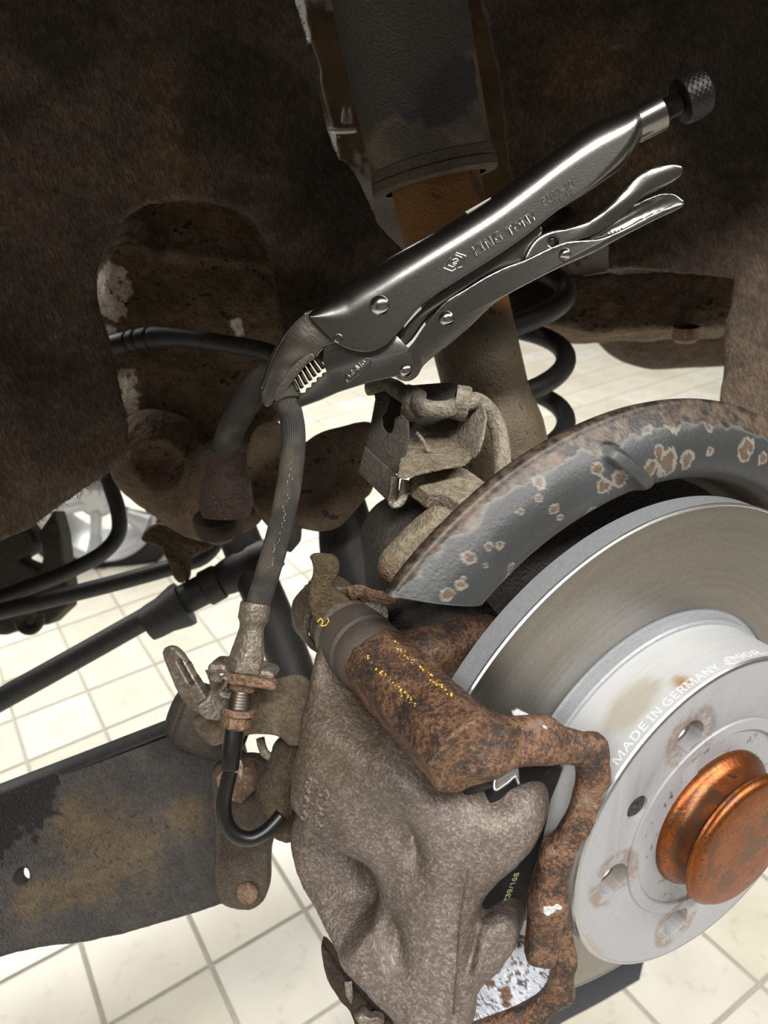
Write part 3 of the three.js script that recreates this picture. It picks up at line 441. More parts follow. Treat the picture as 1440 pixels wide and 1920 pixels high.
// ---------------------------------------------------------------- caliper, carrier, pads
const tanA = P(600, 1330, 0.335);
const PIN = P(700, 1235, 0.338);                                   // a point on the upper guide pin's axis (parallel to the disc's axis)
const pinAt = t => PIN.clone().addScaledVector(DA, t);
const toEye = EYEPOS.clone().sub(PIN); const PB = toEye.addScaledVector(DA, -toEye.dot(DA)).normalize(), PS = DA.clone().cross(PB);      // across the pin: towards the viewer, sideways
{
  const c = thing('brake_caliper', 'grey brown cast iron brake caliper body left of the disc', 'caliper'); c.userData.label = 'grey brown cast iron brake caliper body straddling the disc edge';
  const fr = plane3(P(600, 1250, 0.345), P(1000, 1520, 0.312), P(750, 1900, 0.318));
  const out = [[612, 1128], [597, 1165], [586, 1215], [574, 1290], [563, 1340], [557, 1390], [543, 1440], [535, 1490], [520, 1535], [498, 1560], [490, 1600], [494, 1650], [512, 1700], [556, 1755], [606, 1806], [650, 1852], [690, 1895], [725, 1930], [735, 1950], [760, 2000], [855, 2000], [872, 1930], [893, 1880], [930, 1842], [958, 1806], [964, 1768], [950, 1740], [925, 1733], [893, 1742], [890, 1725], [905, 1695], [932, 1664], [968, 1634], [1000, 1596], [1018, 1556], [1022, 1512], [1014, 1480], [985, 1466], [940, 1468], [900, 1462], [850, 1430], [790, 1365], [735, 1290], [700, 1230], [688, 1172], [660, 1132]];
  const rl = relief(fr, [[790, 1500, 190, 120, 25, 0.012], [775, 1435, 110, 60, 42, 0.014], [600, 1420, 60, 120, 10, 0.006], [672, 1668, 34, 50, -25, -0.016], [640, 1375, 90, 45, 20, 0.006], [782, 1570, 20, 44, -18, -0.0075], [742, 1762, 20, 42, -15, -0.006], [955, 1545, 60, 50, 0, 0.005], [945, 1790, 45, 45, 0, -0.006], [882, 1790, 10, 45, 12, -0.007], [690, 1290, 45, 110, -35, -0.014], [930, 1490, 26, 14, 10, -0.004], [820, 1700, 60, 160, 8, 0.007], [590, 1240, 34, 60, 5, 0.004]]);
  const lp = [[440, 1500], [534, 1503], [560, 1528], [601, 1565], [637, 1602], [665, 1634], [685, 1668], [700, 1702], [694, 1740], [650, 1800], [600, 1880], [440, 1880]].map(q => fr.px(...q)), vA = fr.px(640, 1700)[1], vB = fr.px(640, 1870)[1];
  const lobe = (u, v) => 0.024 * sstep(0.0015, -0.007, polySdf(lp, u, v)) * sstep(vB, vA, v);
  const a0 = fr.px(892, 1545), a1 = fr.px(868, 1700), a2 = fr.px(850, 1900), seg = (u, v, a, b) => { const ex = b[0] - a[0], ey = b[1] - a[1], t = clamp(((u - a[0]) * ex + (v - a[1]) * ey) / (ex * ex + ey * ey)); return Math.hypot(u - a[0] - ex * t, v - a[1] - ey * t); };
  let g = pillow(fr, out, { thick: 0.045, round: 0.018, cell: 0.0013, smooth: 140, noise: 0.0012, noiseScale: 0.008, front: (u, v) => rl(u, v) - lobe(u, v) + 0.0007 * Math.exp(-((Math.min(seg(u, v, a0, a1), seg(u, v, a1, a2)) / 0.0007) ** 2)) });
  const wob = p => fb3(p, 0.03, 3);
  g = paint(boxUV(g), p => { const n = wob(p), m = fb3(p, 0.006, 3); let k = mix3(L3(190, 182, 176), L3(232, 227, 222), sstep(0.35, 0.68, n)); k = mix3(k, L3(188, 172, 140), 0.5 * sstep(0.05, 0.02, p.distanceTo(tanA)) * (0.5 + m)); return k; });
  part(c, 'caliper_body', g, M.cast);
  // upper lug with an eye
  const lf = planeAt(605, 1095, 0.352);
  g = pillow(lf, [[572, 1052], [582, 1041], [604, 1038], [624, 1043], [635, 1060], [632, 1080], [623, 1096], [630, 1108], [648, 1114], [660, 1130], [650, 1160], [600, 1180], [580, 1150], [575, 1120], [577, 1096], [566, 1080], [564, 1062]], { thick: 0.014, round: 0.005, cell: 0.0008, smooth: 70, noise: 0.0008, noiseScale: 0.005, front: relief(lf, [[608, 1062, 26, 30, 0, 0.003]]), extra: (s, p) => { const [u, v] = lf.px(575, 1068); return smax(s, 0.0036 - Math.hypot((p.x - u) * 1.2, (p.y - v) * 0.62), 0.0008); } });
  part(c, 'eye_lug', paint(boxUV(g), p => mix3(L3(120, 108, 86), L3(168, 150, 122), fb3(p, 0.004, 3))), M.dirt, 'dusty tan lug with an eye at the top of the caliper');
  // guide pin boss, cut open at the front
  g = solid(p => { const q = p.clone().sub(PIN), t = q.dot(DA); q.addScaledVector(DA, -t); const r = q.length(); const d = Math.max(r - 0.0178, -0.052 - t, t + 0.036); return smax(d, Math.min(0.0145 - r, 1), 0.002) + 0.0012 * (fb3(p, 0.006, 2) - 0.5); }, [pinAt(-0.055), pinAt(-0.026)], 0.02, 0.0009);
  part(c, 'pin_boss', paint(boxUV(g), p => mix3(L3(150, 140, 122), L3(214, 206, 190), fb3(p, 0.006, 3))), M.cast);
  // raised foundry marks, two worn columns of characters
  const ws = (x, y) => { const [u, v] = fr.px(x, y); return fr.to(u, v, rl(u, v) - lobe(u, v) - 0.0002); };
  const marks = [[[594, 1448], [600, 1455], [594, 1462], [588, 1456]], [[585, 1466], [597, 1468]], [[587, 1470], [595, 1480]], [[582, 1484], [590, 1496]], [[578, 1504], [590, 1506]], [[576, 1514], [584, 1526]], [[571, 1527], [583, 1532]], [[604, 1452], [610, 1462]], [[614, 1470], [610, 1480], [618, 1484]], [[622, 1470], [630, 1484], [622, 1490]], [[608, 1490], [606, 1500], [614, 1512], [620, 1512]], [[608, 1516], [616, 1522]], [[602, 1520], [602, 1534], [612, 1546]], [[600, 1538], [598, 1544]]];
  part(c, 'foundry_marks', mergeGeometries(marks.map(m => tint(boxUV(sweep(m.map(q => ws(...q)), 0.0011, { seg: 14, rad: 8 })), L3(215, 208, 200)))), M.cast, 'worn raised foundry marks');
  part(c, 'paint_scribble', sweep([[598, 1166], [603, 1160], [607, 1166], [604, 1173], [612, 1172], [617, 1164], [615, 1159]].map(q => { const [u, v] = fr.px(...q); return fr.to(u, v, rl(u, v) + 0.0024); }), 0.0003, { seg: 40, rad: 6 }), M.yellow_mark, 'small yellow paint scribble');
  { const q4 = [[893, 1545], [884, 1620], [868, 1720], [852, 1900]].map(q => { const [u, v] = fr.px(...q); return fr.to(u, v, rl(u, v) - lobe(u, v) - 0.0002); }); part(c, 'casting_seam', tint(boxUV(sweep(q4, 0.0004, { seg: 60, rad: 8 })), L3(180, 172, 166)), M.cast, 'thin raised casting seam'); }
  settle(c);
}

{
  const k = thing('caliper_carrier', 'rusty brown caliper carrier bracket wrapped over the disc edge', 'carrier bracket');
  const A = P(905, 1396, 0.288), B = P(1000, 1388, 0.297), C = P(1106, 1407, 0.304), D = P(1112, 1452, 0.306), E = P(1085, 1540, 0.309), G = P(1042, 1605, 0.313), H = P(1026, 1690, 0.318), I = P(1014, 1775, 0.323), J = P(1046, 1720, 0.336), K = P(1058, 1795, 0.338), Lp = P(1050, 1858, 0.342), Q = P(1000, 1898, 0.348), R = P(900, 1945, 0.352);
  const rot = 0.32, pu = PS.clone().multiplyScalar(Math.cos(rot)).addScaledVector(PB, Math.sin(rot)), pv = PB.clone().multiplyScalar(Math.cos(rot)).addScaledVector(PS, -Math.sin(rot));
  const block = p => { const q = p.clone().sub(PIN), t = q.dot(DA), x = q.dot(pu), y = q.dot(pv), ex = Math.max(Math.abs(x) - 0.0150, Math.abs(y) - 0.0140, (Math.abs(x) + Math.abs(y)) * 0.7071 - 0.0156); return smax(ex, smax(0.003 - t, t - 0.074, 0.002), 0.0016); };
  const SN = BACK.clone().addScaledVector(UPV, 0.35).normalize();
  // square-shouldered bars: [from, to, radius, radius, blend]
  const bars = [[pinAt(0.060), A, 0.0092, 0.0104, 0.008], [A, B, 0.0104, 0.0088, 0.008], [B, C, 0.0088, 0.0062, 0.006], [C, D, 0.0064, 0.0062, 0.004], [D, E, 0.0060, 0.0050, 0.003], [E, G, 0.0050, 0.0062, 0.003], [G, H, 0.0064, 0.0074, 0.003], [H, I, 0.0074, 0.0070, 0.003], [H, J, 0.006, 0.0058, 0.006], [J, K, 0.0055, 0.0050, 0.003], [K, Lp, 0.0050, 0.0054, 0.003], [Lp, Q, 0.0054, 0.0058, 0.004], [Q, R, 0.0058, 0.0070, 0.004]].map(([a, b, ra, rb, bl]) => { const e = b.clone().sub(a), L = e.length(); e.divideScalar(L); const n = SN.clone().addScaledVector(e, -SN.dot(e)).normalize(); return { a, e, L, n, s: e.clone().cross(n), ra, rb, bl }; });
  const barSdf = (p, o) => { let x = p.x - o.a.x, y = p.y - o.a.y, z = p.z - o.a.z; const t = clamp((x * o.e.x + y * o.e.y + z * o.e.z) / o.L), l = t * o.L; x -= o.e.x * l; y -= o.e.y * l; z -= o.e.z * l; const r = mix(o.ra, o.rb, t) * 0.94, h = Math.sqrt(x * x + y * y + z * z) - r; if (h > 0.014) return h; const u = x * o.e.x + y * o.e.y + z * o.e.z, v = x * o.n.x + y * o.n.y + z * o.n.z, w = x * o.s.x + y * o.s.y + z * o.s.z; return Math.sqrt(Math.sqrt(u * u * u * u + v * v * v * v + w * w * w * w)) - r; };
  let g = solid(p => {
    const q = (p.x - PIN.x) * DA.x + (p.y - PIN.y) * DA.y + (p.z - PIN.z) * DA.z; let d = q > -0.02 && q < 0.1 ? block(p) : 1;
    for (const o of bars) d = smin(d, barSdf(p, o), o.bl);
    return d > 0.006 ? d : d + 0.0010 * (fb3(p, 0.011, 2) - 0.5) + 0.0005 * (fb3(p, 0.003, 2) - 0.5);
  }, [pinAt(0), A, B, C, D, E, G, H, I, J, K, Lp, Q, R], 0.021, 0.001);
  part(k, 'carrier_frame', boxUV(g), M.rust_scale);
  // yellow chalk marks along the ridges of the pin block
  const chalk = []; const r3 = mulberry(31), dash = (t0, t1, x, y, n) => { for (let i = 0; i < n; i++) { const t = mix(t0, t1, i / n) + 0.0012 * r3(), jx = x + (r3() - 0.5) * 0.0024, q = pinAt(t).addScaledVector(pu, jx).addScaledVector(pv, y); if (r3() > 0.75) continue; const b = new THREE.OctahedronGeometry(0.0002 + 0.0004 * r3(), 0); b.translate(q.x, q.y, q.z); chalk.push(b); } };
  dash(0.012, 0.055, 0.0058, 0.0139, 60); dash(0.012, 0.06, -0.0064, 0.0143, 50); part(k, 'chalk_marks', mergeGeometries(chalk), M.yellow_mark, 'yellow chalk specks along the ridge');
  // whitish coated inner face at the bottom
  const wf = plane3(P(990, 1800, 0.348), P(1040, 1840, 0.344), P(900, 1920, 0.354));
  g = pillow(wf, [[960, 1770], [1012, 1785], [1040, 1800], [1056, 1840], [1045, 1880], [1000, 1905], [950, 1935], [900, 1990], [820, 1990], [850, 1900], [900, 1840], [930, 1800]], { thick: 0.010, round: 0.004, cell: 0.0009, smooth: 60, noise: 0.0012, noiseScale: 0.005 });
  std('grease_film', { map: mapNeutral, bumpMap: bumpFine, bumpScale: 0.0004, roughness: 0.55, metalness: 0.1, vertexColors: true });
  part(k, 'coated_face', paint(boxUV(g), p => { const n = fb3(p, 0.006, 4), m = fb3(p, 0.0014, 2); let c = mix3(L3(176, 180, 196), L3(222, 224, 230), n); if (m > 0.62) c = L3(92, 84, 84); return mix3(c, L3(104, 78, 60), sstep(0.60, 0.7, n)); }), M.grease_film, 'carrier face smeared with whitish lubricant');
  // dried flakes of white lubricant stuck to the carrier
  for (const [x, y, d, w, h, a, sd] of [[982, 1344, 0.2925, 22, 9, 0.35, 1], [1018, 1364, 0.2900, 11, 5, 0.4, 2], [1034, 1706, 0.3095, 20, 11, -0.2, 3]]) { const f = planeAt(x, y, d), r4 = mulberry(sd), o = Array.from({ length: 14 }, (_, i) => { const t = i / 14 * Math.PI * 2, k = 0.7 + 0.5 * r4(), u = Math.cos(t) * w * k, v = Math.sin(t) * h * k; return [x + u * Math.cos(a) - v * Math.sin(a), y + u * Math.sin(a) + v * Math.cos(a)]; }); part(k, 'lubricant_flake', paint(boxUV(pillow(f, o, { thick: 0.0022, round: 0.0007, cell: 0.0005, noise: 0.0012, noiseScale: 0.002 })), p => mix3(L3(170, 170, 170), L3(208, 208, 207), fb3(p, 0.002, 2))), M.grease_film, 'dried white lubricant flake'); }
  // rear arm of the carrier behind the disc edge
  g = solid(p => smin(capsule(p, P(800, 1225, 0.362), P(905, 1200, 0.378), 0.012, 0.013), capsule(p, P(760, 1230, 0.36), P(800, 1225, 0.362), 0.012, 0.012), 0.006) + 0.002 * (fb3(p, 0.008, 3) - 0.5), [P(750, 1230, 0.36), P(910, 1200, 0.38)], 0.02, 0.0014);
  part(k, 'rear_arm', boxUV(g), M.rust_scale);
  settle(k);

  const b = thing('pin_boot', 'black rubber guide pin boot between caliper and rusty carrier', 'rubber boot');
  part(b, 'bellows', boxUV(rev(PIN, DA, [[-0.05, 0.0118], [-0.040, 0.0138], [-0.0375, 0.0144], [-0.035, 0.0134], [-0.0325, 0.0146], [-0.030, 0.0150], [-0.0275, 0.0142], [-0.0250, 0.0156], [-0.016, 0.0166], [-0.009, 0.0168], [-0.0075, 0.0158], [-0.006, 0.0166], [0.001, 0.0164], [0.005, 0.0150]], 60, 0.6)), M.boot_rubber);
  part(b, 'boot_ring', boxUV(rev(PIN, DA, [[-0.0275, 0.0145], [-0.0268, 0.0160], [-0.0245, 0.0164], [-0.0225, 0.0158]], 60)), M.dull_steel, 'thin grey ring round the boot');
  settle(b);
}
{ // outer pad
  const pad = thing('brake_pad', 'black backed brake pad between caliper fingers and disc', 'brake pad');
  const pf = o => new Frame(DC.clone().addScaledVector(DA, o), DA, UPV);
  const f1 = pf(0.0165), f0 = pf(0.011);
  part(pad, 'backing_plate', boxUV(plate(f1, [[985, 1428], [1022, 1418], [1046, 1424], [1056, 1442], [1046, 1470], [1034, 1500], [1024, 1560], [1000, 1640], [985, 1720], [960, 1760], [880, 1760], [860, 1700], [900, 1560], [940, 1450]], 0.0055, { bevel: 0.0008, holes: [[1024, 1447, 0.0026, 0.0016, 0.6]] })), M.black_matt);
  part(pad, 'friction_lining', boxUV(plate(f0, [[1000, 1432], [1040, 1418], [1074, 1428], [1090, 1465], [1085, 1520], [1065, 1570], [1040, 1620], [1015, 1700], [960, 1740], [930, 1600], [960, 1480]], 0.0105, { bevel: 0.0012, smooth: 60 })), M.pad_lining, 'grey friction lining');
  const t = text('239/168', 0.0030, 0.0002, fontR); t.rotateZ(Math.PI / 2 - 0.16); const q = f1.px(952, 1690); t.translate(q[0], q[1], 0.0001); t.applyMatrix4(f1.m); part(pad, 'printed_number', t, M.pad_print, 'pale green printed number');
  settle(pad);
  const cl = thing('pad_clip', 'shiny folded pad spring clip under the rusty carrier arm', 'spring clip');
  const cf = planeAt(948, 1460, 0.288);
  part(cl, 'folded_leaf', boxUV(plate(cf, [[930, 1446], [950, 1438], [972, 1436], [974, 1466], [970, 1470], [964, 1452], [932, 1479], [926, 1476]], 0.0006)), M.tin);
  part(cl, 'clip_lip', sweep(pxs([[930, 1446, 0.288], [928, 1480, 0.286], [950, 1468, 0.286], [966, 1456, 0.2875], [973, 1470, 0.287]]), 0.0006, { seg: 50, rad: 8 }), M.tin);
  part(cl, 'spring_strip', sweep(pxs([[868, 1478, 0.31], [890, 1474, 0.306], [912, 1466, 0.302], [930, 1462, 0.3]]), 0.0007, { flat: 4, seg: 30, rad: 8 }), M.black_satin); settle(cl);
}
// ---------------------------------------------------------------- locking pliers
{
  const t = thing('locking_pliers', 'satin chrome locking pliers clamped on the brake hose', 'pliers');
  const fr = planeAt(520, 730, 0.346, 0.000004, 0.000046), q2 = (x, y) => fr.px(x, y);
  // fixed handle: a folded sheet, round at the back and rear, flat sided at the front
  const top = [[576, 586], [598, 563], [625, 545], [660, 520], [700, 497], [743, 471], [804, 437], [866, 400], [927, 361], [988, 315], [1049, 269], [1110, 226], [1171, 199], [1204, 187]].map(p => q2(...p));
  const bot = [[588, 602], [617, 631], [645, 651], [690, 660], [722, 648], [750, 620], [790, 573], [850, 532], [921, 487], [981, 446], [1062, 382], [1125, 343], [1180, 302], [1212, 256]].map(p => q2(...p));
  const NS = 150, T = new THREE.CatmullRomCurve3(top.map(p => V(p[0], p[1], 0)), false, 'centripetal'), Bc = new THREE.CatmullRomCurve3(bot.map(p => V(p[0], p[1], 0)), false, 'centripetal');
  const HW = 0.0092, pos = [], idx = [], NJ = 26;
  for (let i = 0; i <= NS; i++) {
    const s = i / NS, a = T.getPoint(s), b = Bc.getPoint(s), H = a.distanceTo(b), d = a.clone().sub(b).divideScalar(H), hw = Math.min(HW, mix(HW, H / 2, sstep(0.8, 1, s)));
    const R = Math.min(hw * 1.6, H * 0.5), Rb = mix(0.0006, Math.min(hw, H * 0.5), sstep(0.78, 0.97, s)), sec = [];
    for (let j = 0; j <= NJ / 2; j++) { const g = j / (NJ / 2) * Math.PI / 2; sec.push([Rb - Rb * Math.cos(g), hw * (1 - (1 - Math.sin(g)) * (Rb / hw))]); }
    for (let j = 1; j < 8; j++) sec.push([mix(Rb, H - R, j / 8), hw]);
    for (let j = 0; j <= NJ; j++) { const g = j / NJ * Math.PI / 2; sec.push([H - R + R * Math.sin(g), hw * Math.cos(g)]); }
    const full = [...sec.map(q => q), ...sec.slice(0, -1).reverse().map(q => [q[0], -q[1]])];
    for (const [h, w] of full) pos.push(b.x + d.x * h, b.y + d.y * h, w - HW);
  }
  const W = pos.length / 3 / (NS + 1); for (let i = 0; i < NS; i++) for (let j = 0; j < W; j++) { const a = i * W + j, b = i * W + (j + 1) % W; idx.push(a, b, a + W, b, b + W, a + W); }
  for (const i of [0, NS]) { const c = pos.length / 3; let x = 0, y = 0, z = 0; for (let j = 0; j < W; j++) { x += pos[(i * W + j) * 3] / W; y += pos[(i * W + j) * 3 + 1] / W; z += pos[(i * W + j) * 3 + 2] / W; } pos.push(x, y, z); for (let j = 0; j < W; j++) i ? idx.push(c, i * W + (j + 1) % W, i * W + j) : idx.push(c, i * W + j, i * W + (j + 1) % W); }
  let g = new THREE.BufferGeometry(); g.setAttribute('position', new THREE.Float32BufferAttribute(pos, 3)); g.setIndex(idx); g = crease(g, 0.7); g.applyMatrix4(fr.m); g = boxUV(g);
  { const n = g.attributes.normal, p = g.attributes.position; let s = 0; const c = fr.at(900, 400, -HW); for (let i = 0; i < p.count; i += 50) s += V().fromBufferAttribute(n, i).dot(V().fromBufferAttribute(p, i).sub(c)); if (s < 0) { for (let i = 0; i < n.count; i++) n.setXYZ(i, -n.getX(i), -n.getY(i), -n.getZ(i)); for (let i = 0; i < p.count; i += 3) for (const A of [g.attributes.position, g.attributes.normal, g.attributes.uv]) { const k = A.itemSize; for (let m = 0; m < k; m++) { const x = A.array[(i + 1) * k + m]; A.array[(i + 1) * k + m] = A.array[(i + 2) * k + m]; A.array[(i + 2) * k + m] = x; } } } }
  const handle = part(t, 'fixed_handle', g, M.chrome, 'rounded satin chrome handle with raised maker lettering');
  // raised lettering
  const lett = (s, x0, y0, x1, y1, depth, w) => { const a = q2(x0, y0), b = q2(x1, y1), l = Math.hypot(b[0] - a[0], b[1] - a[1]), tg = text(s, 0.005, depth, font, 0.0003); const k = l / (tg.boundingBox.max.x - tg.boundingBox.min.x); tg.translate(-tg.boundingBox.min.x, 0, 0); tg.scale(k, k, 1); tg.rotateZ(Math.atan2(b[1] - a[1], b[0] - a[0])); tg.translate(a[0], a[1], w); tg.applyMatrix4(fr.m); return tg; };
  part(handle, 'maker_name', mergeGeometries([lett('KING', 891, 481, 943, 449, 0.0003, 0.0), lett('TONY', 954, 444, 1008, 410, 0.0003, 0.0)]), M.chrome_smooth, 'raised maker lettering');
  part(handle, 'model_number', mergeGeometries([lett('6011-10', 1020, 386, 1078, 348, 0.0003, -0.0003), lett('DSL-12', 1034, 393, 1076, 364, 0.0003, -0.0006)]), M.chrome_smooth, 'two raised rows of stamped numbers');
  const zl = (x, y) => fr.at(820 + x / 5.143, 320 + y / 5.143, 0.0001), wire = (pts, r = 0.0004) => sweep(pts.flatMap((p, i) => i && i < pts.length - 1 ? [zl(p[0], p[1]), zl(p[0] + 0.6, p[1] + 0.6)] : [zl(...p)]), r, { seg: 60, rad: 6 });
  part(handle, 'emblem', mergeGeometries([wire([[125, 825], [55, 935], [140, 970], [180, 945]]), wire([[175, 790], [275, 825], [240, 925], [200, 940]]), wire([[130, 842], [100, 910], [150, 930], [172, 915]]), wire([[170, 812], [235, 838], [212, 905]]), wire([[140, 862], [185, 850], [200, 870], [150, 890]]), wire([[150, 905], [188, 898], [190, 868]])]), M.chrome_smooth, 'raised hexagonal emblem');
  // bent chip of metal on the back of the handle
  part(handle, 'peeled_chip', boxUV(plate(fr.shift(-0.006), [[872, 397], [921, 369], [917, 378], [902, 386], [896, 394], [884, 399], [881, 404]], 0.0008, { bevel: 0.0002 })), M.white_paint, 'pale peeled chip on the back of the handle');
  // collar, adjusting screw, knob
  const c0 = fr.at(1206, 222, -HW), c1 = fr.at(1300, 174, -HW), ax = c1.clone().sub(c0).normalize();
  part(handle, 'collar', boxUV(rev(c0, ax, [[-0.004, 0.0070], [0.0, 0.0076], [0.0112, 0.0078], [0.0118, 0.0074], [0.0118, 0.0048], [0.006, 0.0046]], 60)), M.chrome);
  const sc = []; sc.push([0.004, 0.0001], [0.004, 0.0040]); for (let k = 0; k < 9; k++) sc.push([0.010 + k * 0.0016, 0.0047], [0.0108 + k * 0.0016, 0.0039]); 
  const scr = part(t, 'adjusting_screw', boxUV(rev(c0, ax, sc, 32, 0.2)), M.black_oxide, 'black threaded adjusting screw');
  part(scr, 'knurled_knob', boxUV(rev(c0.clone().addScaledVector(ax, 0.0205), ax, [[0, 0.0038], [0.0002, 0.0090], ...Array.from({ length: 40 }, (_, i) => [0.0006 + i * 0.00026, 0.0094 + 0.0006 * Math.sin(i / 39 * Math.PI)]), [0.0113, 0.0088], [0.0122, 0.0074], [0.0126, 0.005], [0.0126, 0]], 160, 0.9, (a, y) => y > 0.0005 && y < 0.0116 ? 1 + 0.03 * (Math.max(Math.cos(a * 24 + y * 2600), 0) * Math.max(Math.cos(a * 24 - y * 2600), 0)) : 1)), M.black_oxide, 'black knurled knob');
  // jaws
  const uj = fr.shift(-0.0035), ujr = relief(uj, [[500, 690, 26, 80, 22, -0.004], [545, 690, 40, 26, -35, -0.0026], [560, 640, 40, 30, 0, 0.001]]);
  g = pillow(uj, [[570, 585], [552, 602], [536, 620], [519, 640], [503, 669], [492, 704], [485, 731], [488, 752], [499, 765], [512, 753], [530, 741], [540, 722], [552, 700], [566, 682], [580, 672], [590, 676], [594, 664], [604, 652], [640, 640], [660, 620], [640, 590], [600, 575]], { thick: 0.0105, round: 0.0016, cell: 0.0006, smooth: 0, front: ujr });
  const uja = part(t, 'upper_jaw', paint(boxUV(g), p => mix3([0.8, 0.8, 0.8], [1, 1, 1], fb3(p, 0.004, 3))), M.jaw_steel, 'curved upper jaw');
  part(uja, 'jaw_lip', boxUV(sweep([[574, 588], [553, 606], [535, 628], [518, 656], [505, 686], [496, 714], [490, 728]].map(p => uj.at(p[0], p[1], -0.0004)), 0.0008, { seg: 60, rad: 8 })), M.chrome);
  part(uja, 'jaw_insert', boxUV(plate(uj.shift(-0.0002), [[512, 742], [522, 722], [536, 700], [552, 682], [570, 668], [586, 662], [590, 672], [576, 682], [560, 700], [545, 720], [532, 738], [518, 752]], 0.006, { smooth: 40 })), M.jaw_steel);
  const lj = fr.shift(-0.0045);
  const lja = part(t, 'lower_jaw', boxUV(plate(lj, [[551, 752], [552, 768], [600, 751], [636, 735], [696, 716], [735, 708], [764, 702], [778, 680], [768, 655], [745, 630], [640, 605], [606, 652], [606, 680], [612, 697], [604, 700], [603, 707], [594, 708], [593, 717], [584, 718], [583, 727], [574, 728], [572, 737], [562, 738], [560, 747]], 0.0095, { bevel: 0.0005 })), M.chrome, 'lower jaw stamped with alloy mark');
  part(lja, 'alloy_slot', sweep([[652, 716], [648, 710], [650, 702], [684, 674], [692, 672], [695, 679], [690, 688], [658, 714]].map(p => lj.at(p[0], p[1], 0.0001)), 0.0004, { closed: true, seg: 80, rad: 6 }), M.chrome);
  { const a = lj.px(655, 709), b = lj.px(687, 681), tg = text('Cr-Mo', 0.003, 0.0003, font, 0.0002); const k = Math.hypot(b[0] - a[0], b[1] - a[1]) / tg.boundingBox.max.x; tg.scale(k, k, 1); tg.rotateZ(Math.atan2(b[1] - a[1], b[0] - a[0])); tg.translate(a[0], a[1], 0); tg.applyMatrix4(lj.m); part(lja, 'alloy_mark', tg, M.chrome_smooth, 'raised characters Cr-Mo'); }
  for (let k = 0; k < 8; k++) { const s = k / 7, x = mix(549, 606, s), y = mix(742, 690, s), a = lj.at(x, y, -0.003), b = lj.at(x - 16 - 6 * s, y - 34 + 6 * s, -0.0065); part(lja, 'tooth', boxUV(sweep([a, a.clone().lerp(b, 0.5), b], 0.00105, { seg: 6, rad: 5 })), M.tooth_steel); }
  part(t, 'jaw_spring_end', sweep(Array.from({ length: 14 }, (_, i) => { const a = i / 14 * Math.PI * 2; return fr.at(634 + 7 * Math.cos(a), 635 + 8 * Math.sin(a), 0.0004); }), 0.0005, { closed: true, seg: 40, rad: 8 }), M.chrome);
  // toggle link between handle and lever
  const lk = fr.shift(-0.0075); part(t, 'toggle_link', boxUV(plate(lk, [[748, 655], [752, 625], [775, 595], [810, 562], [860, 520], [905, 488], [960, 448], [1003, 420], [1018, 428], [1012, 446], [985, 490], [930, 512], [880, 540], [840, 566], [800, 600], [770, 640]], 0.004, { smooth: 60, bevel: 0.001 })), M.chrome);
  part(t, 'link_block', boxUV(plate(fr.shift(-0.006), [[722, 642], [745, 632], [757, 648], [752, 658], [735, 655]], 0.005, { smooth: 24 })), M.tin);
  // moving lever: two cheeks joined along the underside, flared channel at the rear
  const lev = [[736, 700], [734, 688], [742, 676], [756, 662], [775, 643], [788, 624], [810, 594], [837, 565], [876, 541], [910, 520], [951, 500], [985, 488], [1030, 466], [1064, 454], [1096, 451], [1126, 448], [1172, 429], [1232, 398], [1283, 381], [1282, 386], [1232, 411], [1171, 442], [1110, 475], [1049, 502], [988, 533], [927, 569], [882, 612], [837, 651], [795, 685], [782, 706], [766, 715], [748, 712]];
  const lf = planeAt(900, 560, 0.3418, 0.00001, 0.000078);
  const lever = part(t, 'moving_lever', boxUV(plate(lf, lev, 0.0016, { bevel: 0.0006, smooth: 160 })), M.chrome, 'lower lever of the pliers');
  part(lever, 'far_cheek', boxUV(plate(lf.shift(-0.0125), lev, 0.0016, { bevel: 0.0005, smooth: 160 })), M.chrome);
  part(lever, 'channel_bottom', boxUV((() => { const low = [[837, 651], [882, 612], [927, 569], [988, 533], [1049, 502], [1110, 475], [1171, 442], [1232, 411], [1280, 387]].map(p => lf.px(p[0], p[1] - 2)), ps = [], ix = []; const n = low.length; low.forEach(([u, v]) => { for (const [w, h] of [[-0.0004, 0], [-0.0004, 0.0012], [-0.0138, 0.0012], [-0.0138, 0]]) ps.push(u, v + h, w); }); for (let i = 0; i < n - 1; i++) for (let j = 0; j < 4; j++) { const a = i * 4 + j, b = i * 4 + (j + 1) % 4; ix.push(a, b, a + 4, b, b + 4, a + 4); } const q = new THREE.BufferGeometry(); q.setAttribute('position', new THREE.Float32BufferAttribute(ps, 3)); q.setIndex(ix); q.applyMatrix4(lf.m); return crease(q, 0.4); })()), M.chrome);
  part(lever, 'flared_lip', boxUV(pillow(lf.shift(-0.0050), [[1058, 460], [1100, 432], [1147, 403], [1190, 385], [1222, 370], [1250, 361], [1272, 366], [1285, 381], [1260, 392], [1215, 410], [1165, 434], [1110, 452]], { thick: 0.0018, round: 0.0007, cell: 0.0006, smooth: 60, front: relief(lf, [[1180, 415, 90, 22, -28, -0.004]]) })), M.chrome);
  // release lever
  const rl = fr.shift(-0.0042), ro = [[982, 490], [988, 471], [1000, 452], [1014, 440], [1036, 431], [1062, 427], [1098, 416], [1122, 401], [1143, 383], [1171, 354], [1200, 326], [1232, 311], [1262, 307], [1279, 312], [1281, 322], [1272, 334], [1245, 350], [1208, 368], [1171, 403], [1140, 428], [1108, 445], [1061, 459], [1020, 474]];
